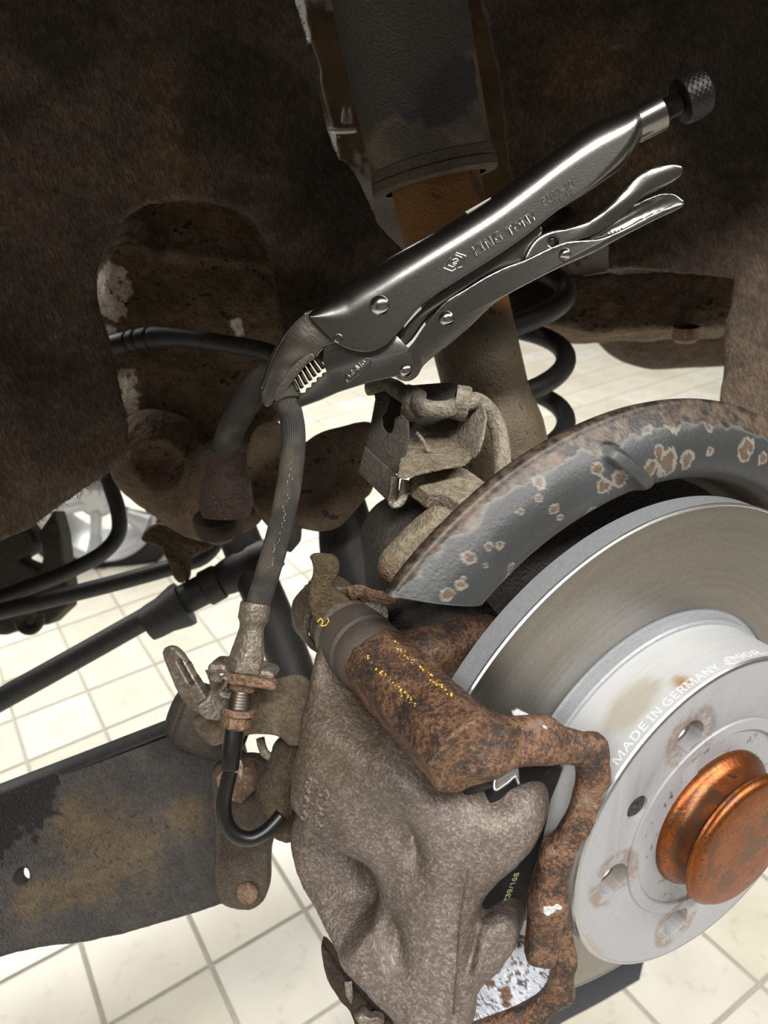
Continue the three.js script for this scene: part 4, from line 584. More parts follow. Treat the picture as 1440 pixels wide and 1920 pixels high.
  const rel = part(t, 'release_lever', boxUV(pillow(rl, ro, { thick: 0.0075, round: 0.0015, cell: 0.0006, smooth: 120, holes: [[1038, 454, 0.0019]], front: relief(rl, [[1250, 322, 40, 22, -20, 0.0015], [1150, 392, 60, 16, -38, 0.0014]]) })), M.chrome, 'curved release lever inside the lower lever');
  // rivets
  for (const [x, y, r, w, o] of [[712, 573, 0.0044, 0.0, handle], [837, 598, 0.0035, 0, lever], [760, 695, 0.0034, 0, lever], [1059, 477, 0.0027, 0, lever]]) part(o, 'rivet', rev((o === lever ? lf : fr).at(x, y, w - 0.0005), fr.n, [[0, r], [0.0006, r], [0.0012, r * 0.93], [0.0019, r * 0.7], [0.0024, r * 0.4], [0.0025, 0]], 36, 1), M.chrome_smooth, 'domed rivet');
  settle(t);
}
// ---------------------------------------------------------------- brake hose, fittings, pipe, bracket
{
  const h = thing('brake_hose', 'ribbed black rubber brake hose pinched by the pliers', 'hose');
  // run from the rear fitting up into the jaws, then down to the crimped end
  const up = pxs([[418, 868, 0.395], [428, 822, 0.39], [448, 778, 0.378], [474, 735, 0.369], [500, 705, 0.363], [520, 704, 0.361], [533, 728, 0.359], [541, 758, 0.356]]), down = pxs([[541, 758, 0.356], [549, 800, 0.351], [549, 850, 0.347], [541, 915, 0.346], [523, 1000, 0.345], [500, 1080, 0.344], [479, 1150, 0.343]]);
  std('hose_rubber', { map: mapNeutral, roughness: 0.75, vertexColors: true });
  const col = p => mix3(L3(42, 40, 37), L3(80, 73, 63), sstep(0.4, 0.75, fb3(p, 0.012, 3)));
  part(h, 'hose_run', paint(sweep(up, (s, a) => 0.0068 - 0.0016 * Math.exp(-(((s - 0.78) / 0.1) ** 2)), { seg: 80, rad: 28 }), col), M.hose_rubber);
  const rib = part(h, 'ribbed_hose', paint(sweep(down, (s, a) => 0.0054 + 0.00016 * Math.cos(a * 34), { seg: 160, rad: 170 }), col), M.hose_rubber, 'length of hose with fine lengthwise ribs');
  { const r = mulberry(5), gs = []; for (let k = 0; k < 34; k++) { const s = 0.3 + 0.5 * k / 34, c = new THREE.CatmullRomCurve3(down, false, 'centripetal'), q = c.getPointAt(s), d = c.getTangentAt(s), e = EYEPOS.clone().sub(q).normalize(), sd = d.clone().cross(e).normalize(); q.addScaledVector(e, 0.00555).addScaledVector(sd, (r() - 0.5) * 0.0022); if (r() < 0.25) continue; const b = new THREE.BoxGeometry(0.0003, 0.0004 + 0.0012 * r(), 0.0002); b.applyMatrix4(new THREE.Matrix4().makeBasis(sd, d, sd.clone().cross(d)).setPosition(q)); gs.push(b); } std('faded_print', { color: 0x8b8272, roughness: 0.8 }); part(rib, 'faded_print', mergeGeometries(gs), M.faded_print, 'faded pale print strokes along the hose'); }
  const f0 = P(479, 1134, 0.3432), f1 = P(452, 1300, 0.3418), fd = f1.clone().sub(f0).normalize(), L = f0.distanceTo(f1), k = 0.342 / F;
  const fit = part(h, 'crimped_ferrule', boxUV(rev(f0, fd, [[-0.001, 0.0055], [-0.001, 0.0064], [0, 0.0068], [0.0064, 0.0068], [0.0076, 0.0061], [0.0090, 0.0056], [0.011, 0.0055], [0.015, 0.0062], [0.0215, 0.0075], [0.0240, 0.0078], [0.0255, 0.0078], [0.0255, 0.001]], 18, 0.35, (a, y) => 1 + 0.03 * Math.cos(a * 6) * sstep(0.007, 0.011, y))), M.dull_steel, 'rusty crimped steel end of the hose');
  part(fit, 'hex_collar', boxUV(prism(f0, fd, 0.0242, 0.0296, 0.0098, 6, 0.0008, 0.2)), M.dull_steel);
  part(fit, 'threaded_end', rev(f0, fd, [...[[0.036, 0.0052]], ...Array.from({ length: 14 }, (_, i) => [0.0380 + i * 0.00065, i % 2 ? 0.0050 : 0.0057]), [0.0475, 0.0056]], 36, 0.2), M.bright_thread, 'bright worn thread');
  settle(h);

  const br = thing('hose_bracket', 'rusty sheet steel bracket holding the brake hose end', 'bracket');
  const top = (a, b) => f0.clone().addScaledVector(fd, a);
  const bf = new Frame(f0.clone().addScaledVector(fd, 0.0300), fd.clone().negate(), BACK);
  part(br, 'top_plate', boxUV(pillow(planeAt(455, 1262, 0.338), [[388, 1256], [392, 1246], [406, 1243], [440, 1250], [480, 1254], [512, 1262], [514, 1272], [500, 1280], [460, 1272], [420, 1264], [396, 1266]], { thick: 0.018, round: 0.003, cell: 0.0009, noise: 0.0006, noiseScale: 0.004, smooth: 40 })), M.dull_steel);
  part(br, 'side_flange', boxUV(pillow(planeAt(400, 1290, 0.346, 0.0001), [[387, 1258], [392, 1272], [396, 1290], [388, 1310], [372, 1325], [380, 1345], [410, 1352], [440, 1340], [440, 1300], [420, 1270]], { thick: 0.004, round: 0.0016, cell: 0.0008, smooth: 40, noise: 0.0005, noiseScale: 0.004 })), M.dull_steel);
  part(br, 'rear_web', boxUV(pillow(planeAt(510, 1320, 0.362, -0.00002), [[430, 1290], [470, 1278], [520, 1272], [560, 1266], [590, 1290], [590, 1380], [545, 1400], [520, 1382], [480, 1378], [440, 1385], [395, 1400], [360, 1352], [390, 1330]], { thick: 0.003, round: 0.0014, cell: 0.001, smooth: 50, noise: 0.0008, noiseScale: 0.008 })), M.dirt_brown);
  // lug with slot
  part(br, 'slotted_lug', boxUV(pillow(planeAt(345, 1270, 0.352, -0.00012), [[303, 1226], [306, 1216], [316, 1212], [330, 1220], [348, 1244], [366, 1276], [384, 1306], [398, 1330], [390, 1345], [368, 1338], [348, 1322], [330, 1296], [316, 1262]], { thick: 0.005, round: 0.002, cell: 0.0007, smooth: 50, noise: 0.0005, noiseScale: 0.004, extra: (() => { const f = planeAt(345, 1270, 0.352, -0.00012), a = f.px(336, 1241), b = f.px(357, 1278); return (s, p) => { const ex = b[0] - a[0], ey = b[1] - a[1], t = clamp(((p.x - a[0]) * ex + (p.y - a[1]) * ey) / (ex * ex + ey * ey)), d = Math.hypot(p.x - a[0] - ex * t, p.y - a[1] - ey * t); return smax(s, 0.0017 - d, 0.0008); }; })() })), M.dull_steel, 'bracket lug with a long slot');
  settle(br);
  const cp = thing('hose_clip', 'rusty folded spring clip under the hose bracket', 'spring clip');
  part(cp, 'clip_bar', boxUV(pillow(planeAt(472, 1282, 0.332), [[426, 1266], [430, 1264], [470, 1270], [512, 1280], [517, 1286], [515, 1295], [500, 1294], [460, 1288], [426, 1282]], { thick: 0.010, round: 0.002, cell: 0.0007, smooth: 30, noise: 0.0005, noiseScale: 0.003 })), M.rust_plain);
  part(cp, 'clip_curl', boxUV(sweep(pxs([[398, 1266, 0.338], [405, 1272, 0.336], [414, 1273, 0.335], [422, 1267, 0.334], [428, 1272, 0.334], [424, 1284, 0.335], [416, 1296, 0.336], [420, 1302, 0.336], [432, 1304, 0.336]]), 0.0008, { seg: 60, rad: 8, flat: 3 })), M.dull_steel); settle(cp);
  const nut = thing('pipe_nut', 'brown hexagonal pipe nut with collar below the thread', 'nut');
  part(nut, 'lock_nut', boxUV(prism(f0, fd, 0.0335, 0.0378, 0.0076, 6, 0.0008, 0.1)), M.rust_plain);
  part(nut, 'collar', boxUV(rev(f0, fd, [[0.0462, 0.003], [0.0462, 0.0070], [0.0466, 0.0074], [0.0486, 0.0074], [0.0490, 0.0070], [0.0490, 0.003]], 32)), M.rust_plain);
  part(nut, 'hex_nut', boxUV(prism(f0, fd, 0.0488, 0.0548, 0.0066, 6, 0.0008, 0.25)), M.rust_plain); settle(nut);

  const pipe = thing('brake_pipe', 'black plastic coated brake pipe bent in a hook', 'pipe');
  part(pipe, 'sleeve', boxUV(sweep(pxs([[440, 1360, 0.3405], [437, 1390, 0.340], [434, 1415, 0.340], [433, 1440, 0.3405]]), [0.0043, 0.0044, 0.0044, 0.0040], { seg: 30 })), M.black_satin);
  part(pipe, 'hook', boxUV(sweep(pxs([[436, 1430, 0.342], [426, 1470, 0.343], [420, 1505, 0.344], [424, 1540, 0.345], [442, 1566, 0.346], [468, 1573, 0.348], [494, 1562, 0.350], [512, 1546, 0.352], [528, 1528, 0.354]]), 0.0034, { seg: 90 })), M.black_satin, 'shiny black bent end of the pipe');
  part(pipe, 'torn_sleeve_end', boxUV(plate(planeAt(446, 1440, 0.339), [[438, 1442], [446, 1420], [454, 1430], [455, 1450], [450, 1466], [446, 1450], [440, 1450]], 0.001, { smooth: 24 })), M.dull_steel, 'torn grey end of the sleeve');
  settle(pipe);
}
// ---------------------------------------------------------------- sensor bracket, knuckle, arms, shock absorber, spring
{
  const b = thing('cable_bracket', 'dark sheet metal cable bracket behind the pliers', 'bracket');
  const sp = planeAt(725, 840, 0.392, -0.0002, 0.00002);
  part(b, 'side_plate', boxUV(plate(sp, [[704, 742], [716, 734], [728, 740], [727, 752], [722, 770], [714, 782], [716, 800], [724, 812], [734, 812], [738, 800], [740, 784], [752, 778], [764, 790], [766, 820], [756, 860], [747, 890], [735, 886], [686, 840]], 0.0016, { bevel: 0.0005 })), M.dusty_dark);
  part(b, 'lower_flange', boxUV(plate(sp.shift(0.0022), [[683, 838], [745, 894], [744, 934], [738, 948], [730, 944], [671, 886]], 0.0018, { bevel: 0.0005 })), M.dusty_dark);
  part(b, 'folded_lip', boxUV(sweep([[741, 894], [739, 918], [737, 944], [748, 942], [757, 924], [762, 900]].map((q, i) => P(q[0], q[1], 0.387 + 0.0006 * i)), 0.0009, { seg: 40, rad: 8, flat: 3 })), M.dull_steel);
  const fp = planeAt(820, 845, 0.398, 0.00005, -0.0006);
  part(b, 'floor_plate', paint(boxUV(pillow(fp, [[745, 891], [750, 862], [766, 826], [784, 806], [820, 796], [862, 800], [884, 830], [890, 852], [872, 868], [810, 880], [760, 892]], { thick: 0.002, round: 0.0009, cell: 0.0008, noise: 0.0012, noiseScale: 0.006 })), p => mix3(L3(205, 198, 184), L3(250, 245, 234), fb3(p, 0.006, 3))), M.dirt, 'bracket floor covered in tan dirt');
  const rp = planeAt(880, 800, 0.402, -0.0004, -0.0001);
  part(b, 'end_plate', boxUV(plate(rp, [[842, 742], [870, 734], [890, 742], [904, 760], [910, 780], [904, 820], [896, 846], [886, 858], [858, 832], [800, 806], [808, 796], [846, 790]], 0.0016, { bevel: 0.0005 })), M.dirt_plain);
  part(b, 'back_plate', boxUV(plate(planeAt(790, 760, 0.412), [[702, 738], [772, 722], [846, 716], [870, 736], [856, 812], [800, 816], [770, 850], [716, 842]], 0.0016, {})), M.dusty_dark);
  part(b, 'stiffener', boxUV(sweep(pxs([[782, 812, 0.404], [792, 826, 0.398], [804, 848, 0.392]]), 0.0011, { seg: 20, rad: 8 })), M.dirt_plain);
  // grommet and clamped cable
  part(b, 'grommet', boxUV(rev(P(768, 756, 0.402), RIGHT.clone().addScaledVector(UPV, -0.15), [[-0.004, 0.003], [-0.004, 0.0088], [-0.002, 0.0096], [0.003, 0.0092], [0.006, 0.008], [0.008, 0.0065], [0.008, 0.002]], 40)), M.dirt_plain);
  part(b, 'cable_clamp', boxUV(rev(P(866, 756, 0.396), RIGHT.clone().addScaledVector(UPV, -0.2), [[-0.004, 0.006], [-0.004, 0.0088], [0.002, 0.0092], [0.0035, 0.0085], [0.0035, 0.006]], 40)), M.dirt_plain);
  settle(b);
  const w = thing('sensor_cable', 'dusty grey sensor cable looping through the bracket', 'cable');
  part(w, 'cable_run', boxUV(sweep(pxs([[690, 726, 0.42], [730, 724, 0.415], [756, 738, 0.405], [775, 752, 0.397], [800, 766, 0.393], [835, 768, 0.392], [866, 758, 0.394], [892, 752, 0.400], [916, 770, 0.406], [934, 806, 0.408], [941, 850, 0.406], [942, 900, 0.404], [940, 940, 0.404]]), 0.0046, { seg: 160 })), M.dirt_plain); settle(w);

  const kn = thing('hub_carrier', 'dark hub carrier caked with tan dirt behind the shield', 'hub carrier');
  let g = pillow(planeAt(840, 905, 0.392, 0.00008, -0.0004), [[766, 894], [810, 880], [856, 867], [886, 886], [916, 908], [930, 930], [900, 965], [872, 950], [846, 934], [826, 922], [804, 926], [784, 910]], { thick: 0.009, round: 0.0012, cell: 0.0008, noise: 0.0014, noiseScale: 0.006 });
  part(kn, 'dirty_arm', paint(boxUV(g), p => mix3(L3(220, 214, 202), L3(255, 252, 244), fb3(p, 0.008, 3))), M.dirt, 'flat arm thick with tan dirt');
  g = solid(p => { let d = capsule(p, P(746, 1060, 0.362), P(800, 1010, 0.370), 0.0096, 0.0112); d = smin(d, capsule(p, P(804, 992, 0.368), P(822, 976, 0.366), 0.0080, 0.0072), 0.0025); return d + 0.0022 * (fb3(p, 0.006, 3) - 0.5); }, [P(740, 1068, 0.360), P(838, 965, 0.375)], 0.018, 0.0009);
  part(kn, 'bolt_boss', paint(boxUV(g), p => { const k = sstep(0.012, 0.004, p.distanceTo(P(728, 1070, 0.36))); return mix3(mix3(L3(214, 208, 196), L3(255, 250, 240), fb3(p, 0.005, 3)), L3(190, 140, 100), k * 0.7); }), M.dirt, 'rounded bolt boss caked with tan dirt');
  g = solid(p => { let d = capsule(p, P(790, 1160, 0.40), P(880, 1150, 0.415), 0.03, 0.035); d = smin(d, capsule(p, P(760, 1010, 0.43), P(800, 1150, 0.42), 0.025, 0.03), 0.02); return d + 0.003 * (fb3(p, 0.02, 3) - 0.5); }, [P(760, 1010, 0.43), P(880, 1150, 0.415), P(790, 1160, 0.4)], 0.045, 0.0025);
  part(kn, 'knuckle_body', boxUV(g), M.dark_metal);
  settle(kn);

  const tin = thing('heat_clip', 'small grey sheet metal clip under the shield tab', 'clip');
  part(tin, 'clip_plate', boxUV(plate(planeAt(712, 1158, 0.356), [[680, 1132], [724, 1136], [728, 1150], [722, 1188], [700, 1180], [684, 1150]], 0.0012, { smooth: 24 })), M.dull_steel); settle(tin);

  std('foot_dirt', { map: mapChassis, bumpMap: bumpFine, bumpScale: 0.0003, roughness: 0.9 });
  const sh = thing('shock_absorber', 'grey shock absorber with orange brown lower tube behind the pliers', 'shock absorber');
  const top = P(690, -290, 0.405), j = P(812, 322, 0.450), bot = P(935, 830, 0.480), ad = j.clone().sub(top).normalize(), bd = bot.clone().sub(j).normalize(), Lt = top.distanceTo(j), Lb = j.distanceTo(bot);
  let ug = rev(top, ad, [[0, 0.037], ...Array.from({ length: 90 }, (_, i) => [Lt * (i + 1) / 91 - 0.004, 0.0375 - 0.0022 * i / 90])], 140, 1);
  const scuff = [[780, 160, 0.016], [830, 170, 0.013], [815, 200, 0.010], [850, 150, 0.012]].map(([x, y, r]) => [P(x, y, 0.412), r]);
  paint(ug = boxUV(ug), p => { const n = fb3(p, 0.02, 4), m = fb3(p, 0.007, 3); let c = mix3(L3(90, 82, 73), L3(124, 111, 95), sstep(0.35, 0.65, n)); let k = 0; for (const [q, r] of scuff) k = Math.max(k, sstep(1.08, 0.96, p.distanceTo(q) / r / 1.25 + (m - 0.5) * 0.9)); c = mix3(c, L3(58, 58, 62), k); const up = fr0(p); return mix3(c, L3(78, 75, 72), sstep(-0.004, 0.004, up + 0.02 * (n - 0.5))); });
  std('shock_paint', { map: mapNeutral, bumpMap: bumpFine, bumpScale: 0.0003, roughness: 0.62, vertexColors: true });
  part(sh, 'dust_tube', ug, M.shock_paint, 'wide grey upper tube with scuffed paint');
  let cg = rev(j, ad, [[-0.0065, 0.034], [-0.0055, 0.0362], [-0.001, 0.0366], [0.0, 0.0355], [0.0004, 0.0370], [0.0050, 0.0372], [0.0064, 0.0362], [0.0066, 0.030]], 100, 0.4);
  part(sh, 'collar_band', paint(boxUV(cg), p => mix3(L3(78, 70, 60), L3(108, 96, 80), fb3(p, 0.01, 3))), M.shock_paint);
  let lg = rev(j, bd, [[-0.02, 0.0228], ...Array.from({ length: 90 }, (_, i) => { const s = i / 89; return [s * (Lb + 0.02), mix(0.0262, 0.0255, s) + 0.004 * sstep(0.72, 0.86, s)]; })], 110, 1);
  paint(lg = boxUV(lg), p => { const s = p.clone().sub(j).dot(bd) / Lb, n = fb3(p, 0.018, 4), m = fb3(p, 0.006, 3); let c = mix3(L3(120, 80, 40), L3(160, 110, 54), n); const dirt = s - 0.52 + (n - 0.5) * 0.35; c = mix3(c, mix3(L3(74, 62, 46), L3(108, 93, 70), m), sstep(-0.04, 0.1, dirt)); const blot = sstep(0.56, 0.62, fb3(p, 0.03, 3)) * (s < 0.3 ? 1 : 0.4); c = mix3(c, L3(52, 42, 36), blot * 0.75); if (m > 0.74) c = L3(60, 42, 28); return c; });
  part(sh, 'lower_tube', lg, M.shock_paint, 'orange brown painted lower tube with patches of tan dirt');
  part(sh, 'foot', boxUV(sweep(pxs([[936, 835, 0.482], [950, 920, 0.49], [955, 1020, 0.50]]), [0.0285, 0.0285, 0.024], { seg: 20 })), M.foot_dirt);
  settle(sh);

  const cs = thing('coil_spring', 'black coil spring behind the shock absorber', 'coil spring');
  const sa = P(925, 430, 0.57), sb = P(945, 900, 0.665), sd = sb.clone().sub(sa).normalize(), su = RIGHT.clone().addScaledVector(sd, -RIGHT.dot(sd)).normalize(), sv = sd.clone().cross(su), pts = [];
  for (let i = 0; i <= 96; i++) { const a = i / 24 * Math.PI * 2 - 0.5, q = sa.clone().addScaledVector(sd, i / 96 * 0.21 - 0.01); q.addScaledVector(su, 0.052 * Math.cos(a)).addScaledVector(sv, 0.052 * Math.sin(a)); pts.push(q); }
  part(cs, 'coil', boxUV(sweep(pts, 0.0078, { seg: 360, rad: 18 })), M.black); settle(cs);
}
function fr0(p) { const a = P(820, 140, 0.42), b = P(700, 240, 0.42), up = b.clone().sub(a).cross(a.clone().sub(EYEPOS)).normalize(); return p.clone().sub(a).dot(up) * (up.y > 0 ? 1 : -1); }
{ // liners
  const left = thing('wheel_arch_liner', 'brown felt wheel arch liner with a rounded cutout over the chassis', 'wheel arch liner');
  let fr = planeAt(330, 450, 0.50, 0.00009, 0.00002);
  const out = [[-420, -300], [490, -300], [548, -40], [558, 10], [575, 62], [590, 120], [610, 180], [626, 240], [642, 288], [668, 318], [692, 372], [712, 420], [760, 470], [760, 640], [600, 680], [545, 650], [524, 606], [521, 560], [515, 500], [504, 450], [480, 416], [440, 390], [385, 379], [330, 380], [284, 384], [256, 396], [225, 424], [197, 470], [183, 510], [184, 560], [193, 600], [206, 630], [215, 680], [228, 740], [240, 795], [243, 840], [230, 868], [206, 888], [176, 904], [140, 930], [100, 956], [58, 990], [0, 1015], [-60, 1040], [-420, 1110]];
  let rl = relief(fr, [[200, 150, 300, 300, 0, 0.012], [350, 300, 20, 200, 3, 0.0025], [365, 300, 12, 220, 3, -0.003], [560, 500, 120, 60, 20, -0.012], [620, 200, 60, 260, 10, -0.014], [0, 800, 200, 200, 0, 0.02]]);
  const bl = (x, y, d, rx) => [P(x, y, d), rx];
  const tan = [bl(318, 330, 0.5, 0.028), bl(305, 180, 0.5, 0.025), bl(320, 250, 0.5, 0.02), bl(600, 350, 0.51, 0.02)], dark = [bl(470, 200, 0.5, 0.045), bl(590, 270, 0.51, 0.045), bl(640, 350, 0.52, 0.05), bl(470, 260, 0.5, 0.03), bl(60, 50, 0.48, 0.06), bl(555, 400, 0.51, 0.03)], red = [bl(660, 480, 0.51, 0.009)];
  const feltCol = (tanL, darkL, redL) => p => { const n = fb3(p, 0.03, 4), m = fb3(p, 0.005, 3); let c = mix3([0.62, 0.61, 0.6], [1, 0.98, 0.95], sstep(0.3, 0.7, n)); const fld = l => { let k = 0; for (const [q, r] of l) k = Math.max(k, sstep(1.15, 0.55, p.distanceTo(q) / r + (n - 0.5) * 1.4 + (m - 0.5) * 0.6)); return k; }; c = mix3(c, [1.55, 1.32, 0.98], 0.7 * fld(tanL)); c = mix3(c, [0.36, 0.36, 0.38], 0.8 * fld(darkL)); c = mix3(c, [0.8, 0.5, 0.36], 0.7 * fld(redL)); return c; };
  let g = pillow(fr, out, { thick: 0.006, round: 0.003, cell: 0.0020, front: rl, noise: 0.0022, noiseScale: 0.006 });
  part(left, 'felt_panel', paint(boxUV(g), feltCol(tan, dark, red)), M.felt);
  // frayed fibres along the cut edges
  { const r = mulberry(12), gs = [], ed = [[[284, 384], [480, 416]], [[206, 888], [58, 990]], [[480, 416], [521, 560]], [[558, 10], [668, 318]]]; const base = new THREE.ConeGeometry(0.00025, 1, 4); for (const [a, b] of ed) { const pl = out.map((q, i) => i), i0 = out.findIndex(q => q[0] === a[0] && q[1] === a[1]), i1 = out.findIndex(q => q[0] === b[0] && q[1] === b[1]); const lo = Math.min(i0, i1), hi = Math.max(i0, i1); for (let i = lo; i < hi; i++) { const n = Math.round(Math.hypot(out[i][0] - out[i + 1][0], out[i][1] - out[i + 1][1]) / 2.2); for (let k = 0; k < n; k++) { const s = (k + r()) / n, x = mix(out[i][0], out[i + 1][0], s), y = mix(out[i][1], out[i + 1][1], s), [u, v] = fr.px(x, y), q = fr.to(u, v, rl(u, v) - 0.0045 * r()), d = V(r() - 0.5, r() - 0.5, r() - 0.5).normalize(), l = 0.002 + 0.004 * r(); const c = base.clone(); c.scale(1, l, 1); c.applyQuaternion(new THREE.Quaternion().setFromUnitVectors(V(0, 1, 0), d)); c.translate(q.x, q.y, q.z); gs.push(c); } } } std('fibre', { color: 0x5d5144, roughness: 1 }); const m = part(left, 'frayed_fibres', mergeGeometries(gs), M.fibre); m.userData.kind = 'stuff'; }
  settle(left);

  const right = thing('wheel_arch_liner', 'dark felt wheel arch liner with square notch beside the black knob', 'wheel arch liner'); 
  fr = planeAt(1150, 200, 0.545, -0.00006, 0.00001);
  g = pillow(fr, [[870, -300], [896, -40], [906, 20], [922, 80], [934, 140], [943, 210], [950, 290], [962, 340], [985, 420], [1040, 470], [1120, 420], [1134, 400], [1142, 470], [1140, 506], [1180, 502], [1230, 506], [1290, 510], [1330, 514], [1376, 518], [1374, 572], [1362, 600], [1358, 690], [1352, 750], [1346, 900], [1860, 900], [1860, -300]], { thick: 0.006, round: 0.003, cell: 0.0024, front: relief(fr, [[1150, 150, 160, 220, 20, 0.008], [1420, 200, 90, 400, 5, -0.01], [1400, 500, 60, 200, 0, 0.006]]), noise: 0.003, noiseScale: 0.008 });
  part(right, 'felt_panel', paint(boxUV(g), feltCol([bl(1100, 120, 0.54, 0.03), bl(1200, 300, 0.54, 0.03)], [bl(1420, 60, 0.53, 0.09), bl(1400, 200, 0.53, 0.06), bl(1300, 20, 0.53, 0.05)], [])), M.felt); settle(right);
}
{ // bodywork seen through the openings
  const ch = thing('chassis_rail', 'brown dirt covered chassis panel with bare white patches', 'chassis');
  const fr = planeAt(360, 560, 0.565, 0.00002, -0.00001), rl = relief(fr, [[250, 470, 60, 50, -25, 0.012], [340, 485, 160, 12, 6, 0.005], [420, 560, 140, 120, 0, 0.012], [215, 550, 30, 50, 0, 0.012], [300, 440, 16, 60, 0, -0.008], [300, 760, 100, 100, 0, 0.01], [480, 600, 30, 90, 10, 0.006]]);
  let g = pillow(fr, [[150, 340], [560, 340], [560, 640], [540, 760], [470, 860], [420, 930], [330, 990], [270, 960], [235, 880], [190, 870], [150, 620]], { thick: 0.012, round: 0.004, cell: 0.0018, front: rl, noise: 0.003, noiseScale: 0.012 });
  const white = [[210, 535, 0.0135], [212, 570, 0.0115], [208, 515, 0.009], [242, 715, 0.0085], [248, 745, 0.009], [255, 772, 0.006], [258, 785, 0.004], [203, 620, 0.006], [445, 608, 0.005], [448, 622, 0.004]].map(([x, y, r]) => [P(x, y, 0.556), r]), holes = [[239, 450, 0.006], [194, 492, 0.0025]].map(([x, y, r]) => [P(x, y, 0.55), r]);
  paint(g = boxUV(g), p => { const n = fb3(p, 0.02, 4), m = fb3(p, 0.006, 3); let c = mix3([0.75, 0.72, 0.68], [1.1, 1.08, 1.05], n); let k = 0; for (const [q, r] of white) k = Math.max(k, p.distanceTo(q) / r + (m - 0.5) * 0.9 < 1.0 ? 1 : 0); if (k) c = mix3([4.6, 5.6, 7.6], [5.6, 6.8, 9.2], m); for (const [q, r] of holes) if (p.distanceTo(q) / r + (m - 0.5) < 1.1) c = [0.35, 0.28, 0.22]; return c; });
  part(ch, 'panel', g, M.chassis);
  // rounded cross member below with rust
  g = solid(p => { let d = capsule(p, P(300, 860, 0.56), P(380, 935, 0.55), 0.036, 0.030); d = smin(d, capsule(p, P(430, 870, 0.535), P(440, 940, 0.53), 0.020, 0.022), 0.012); d = smin(d, capsule(p, P(380, 950, 0.56), P(410, 990, 0.56), 0.020, 0.012), 0.01); d = smax(d, 0.020 - p.distanceTo(P(292, 868, 0.515)) * 1.0, 0.004); return d + 0.004 * (fb3(p, 0.015, 3) - 0.5); }, [P(300, 860, 0.56), P(380, 935, 0.55), P(430, 870, 0.535), P(440, 990, 0.55)], 0.045, 0.002);
  part(ch, 'cross_member', paint(boxUV(g), p => mix3([0.5, 0.45, 0.42], [0.9, 0.8, 0.72], fb3(p, 0.02, 3))), M.chassis);
  settle(ch);

  const hs = thing('hose_socket', 'rust brown socket holding the far end of the hose', 'socket');
  part(hs, 'socket_body', boxUV(rev(P(424, 846, 0.396), P(424, 960, 0.40).sub(P(424, 846, 0.396)), [[0, 0.006], [0, 0.0096], [0.0015, 0.0102], [0.012, 0.0104], [0.015, 0.0125], [0.026, 0.0140], [0.034, 0.012], [0.034, 0.004]], 40, 0.5)), M.rust_dark);
  part(hs, 'lower_ring', boxUV(rev(P(408, 966, 0.42), V(0, -1, 0), [[0, 0.002], [0, 0.0135], [0.004, 0.014], [0.010, 0.0125], [0.011, 0.002]], 40)), M.rust_dark); settle(hs);

  const cd = thing('cable_conduit', 'black ridged cable conduit crossing the dirty chassis panel', 'conduit');
  part(cd, 'conduit_tube', boxUV(sweep(pxs([[196, 654, 0.54], [230, 644, 0.535], [270, 635, 0.53], [320, 633, 0.525], [380, 638, 0.518], [440, 648, 0.51], [500, 660, 0.50], [560, 690, 0.5]]), s => 0.0074 - 0.0015 * sstep(0.25, 0.45, s) - 0.0012 * [0.14, 0.185, 0.245].reduce((k, c) => Math.max(k, Math.exp(-(((s - c) / 0.006) ** 2))), 0), { seg: 260, rad: 22 })), M.black); settle(cd);

  // body panel behind the shock absorber
  const bp = thing('inner_body_panel', 'white painted inner body panel with rust stains behind the shock', 'body panel');
  const pf = planeAt(900, 300, 0.66, 0.00002);
  g = pillow(pf, [[500, -300], [940, -300], [960, 250], [1000, 340], [1150, 340], [1165, 470], [1140, 512], [1000, 530], [930, 560], [760, 540], [700, 420], [640, 320]], { thick: 0.006, round: 0.003, cell: 0.003, noise: 0.004, noiseScale: 0.02 });
  const rs = [[1095, 470, 0.012], [1060, 490, 0.010], [1120, 400, 0.006], [1105, 385, 0.005], [1080, 445, 0.006], [940, 340, 0.02], [905, 300, 0.03], [900, 200, 0.04], [590, 60, 0.02], [640, 240, 0.03], [660, 120, 0.05], [900, 80, 0.05], [980, 430, 0.02]].map(([x, y, r]) => [P(x, y, 0.655), r * 1.08]);
  paint(g = boxUV(g), p => { const n = fb3(p, 0.02, 4), m = fb3(p, 0.007, 3); let c = mix3(L3(176, 172, 162), L3(214, 210, 202), n); let k = 0; for (const [q, r] of rs) k = Math.max(k, sstep(1.1, 0.8, p.distanceTo(q) / r + (m - 0.5) * 1.5)); return mix3(c, mix3(L3(66, 52, 40), L3(140, 104, 60), n), k * 0.9); });
  std('body_paint', { map: mapNeutral, roughness: 0.45, vertexColors: true });
  part(bp, 'panel', g, M.body_paint);
  part(bp, 'strap', boxUV(sweep(pxs([[612, 243, 0.64], [640, 246, 0.635], [668, 244, 0.635]]), 0.002, { seg: 20, flat: 1.6 })), M.white_paint);
  for (const [x, y] of [[645, 214], [656, 214]]) part(bp, 'clip_prong', boxUV(rev(P(x, y + 16, 0.638), UPV, [[0, 0.0022], [0.006, 0.002], [0.013, 0.0003]], 12)), M.white_paint); 
  settle(bp);

  // beam seen through the notch
  const bm = thing('subframe_beam', 'dark brown subframe beam seen through the notch in the liner', 'beam');
  g = pillow(planeAt(1200, 570, 0.66, 0.00002, 0), [[960, 545], [1010, 520], [1060, 515], [1120, 512], [1400, 500], [1400, 612], [1290, 616], [1180, 620], [1110, 624], [1060, 612], [1000, 600], [960, 596]], { thick: 0.05, round: 0.008, cell: 0.0025, noise: 0.004, noiseScale: 0.015 });
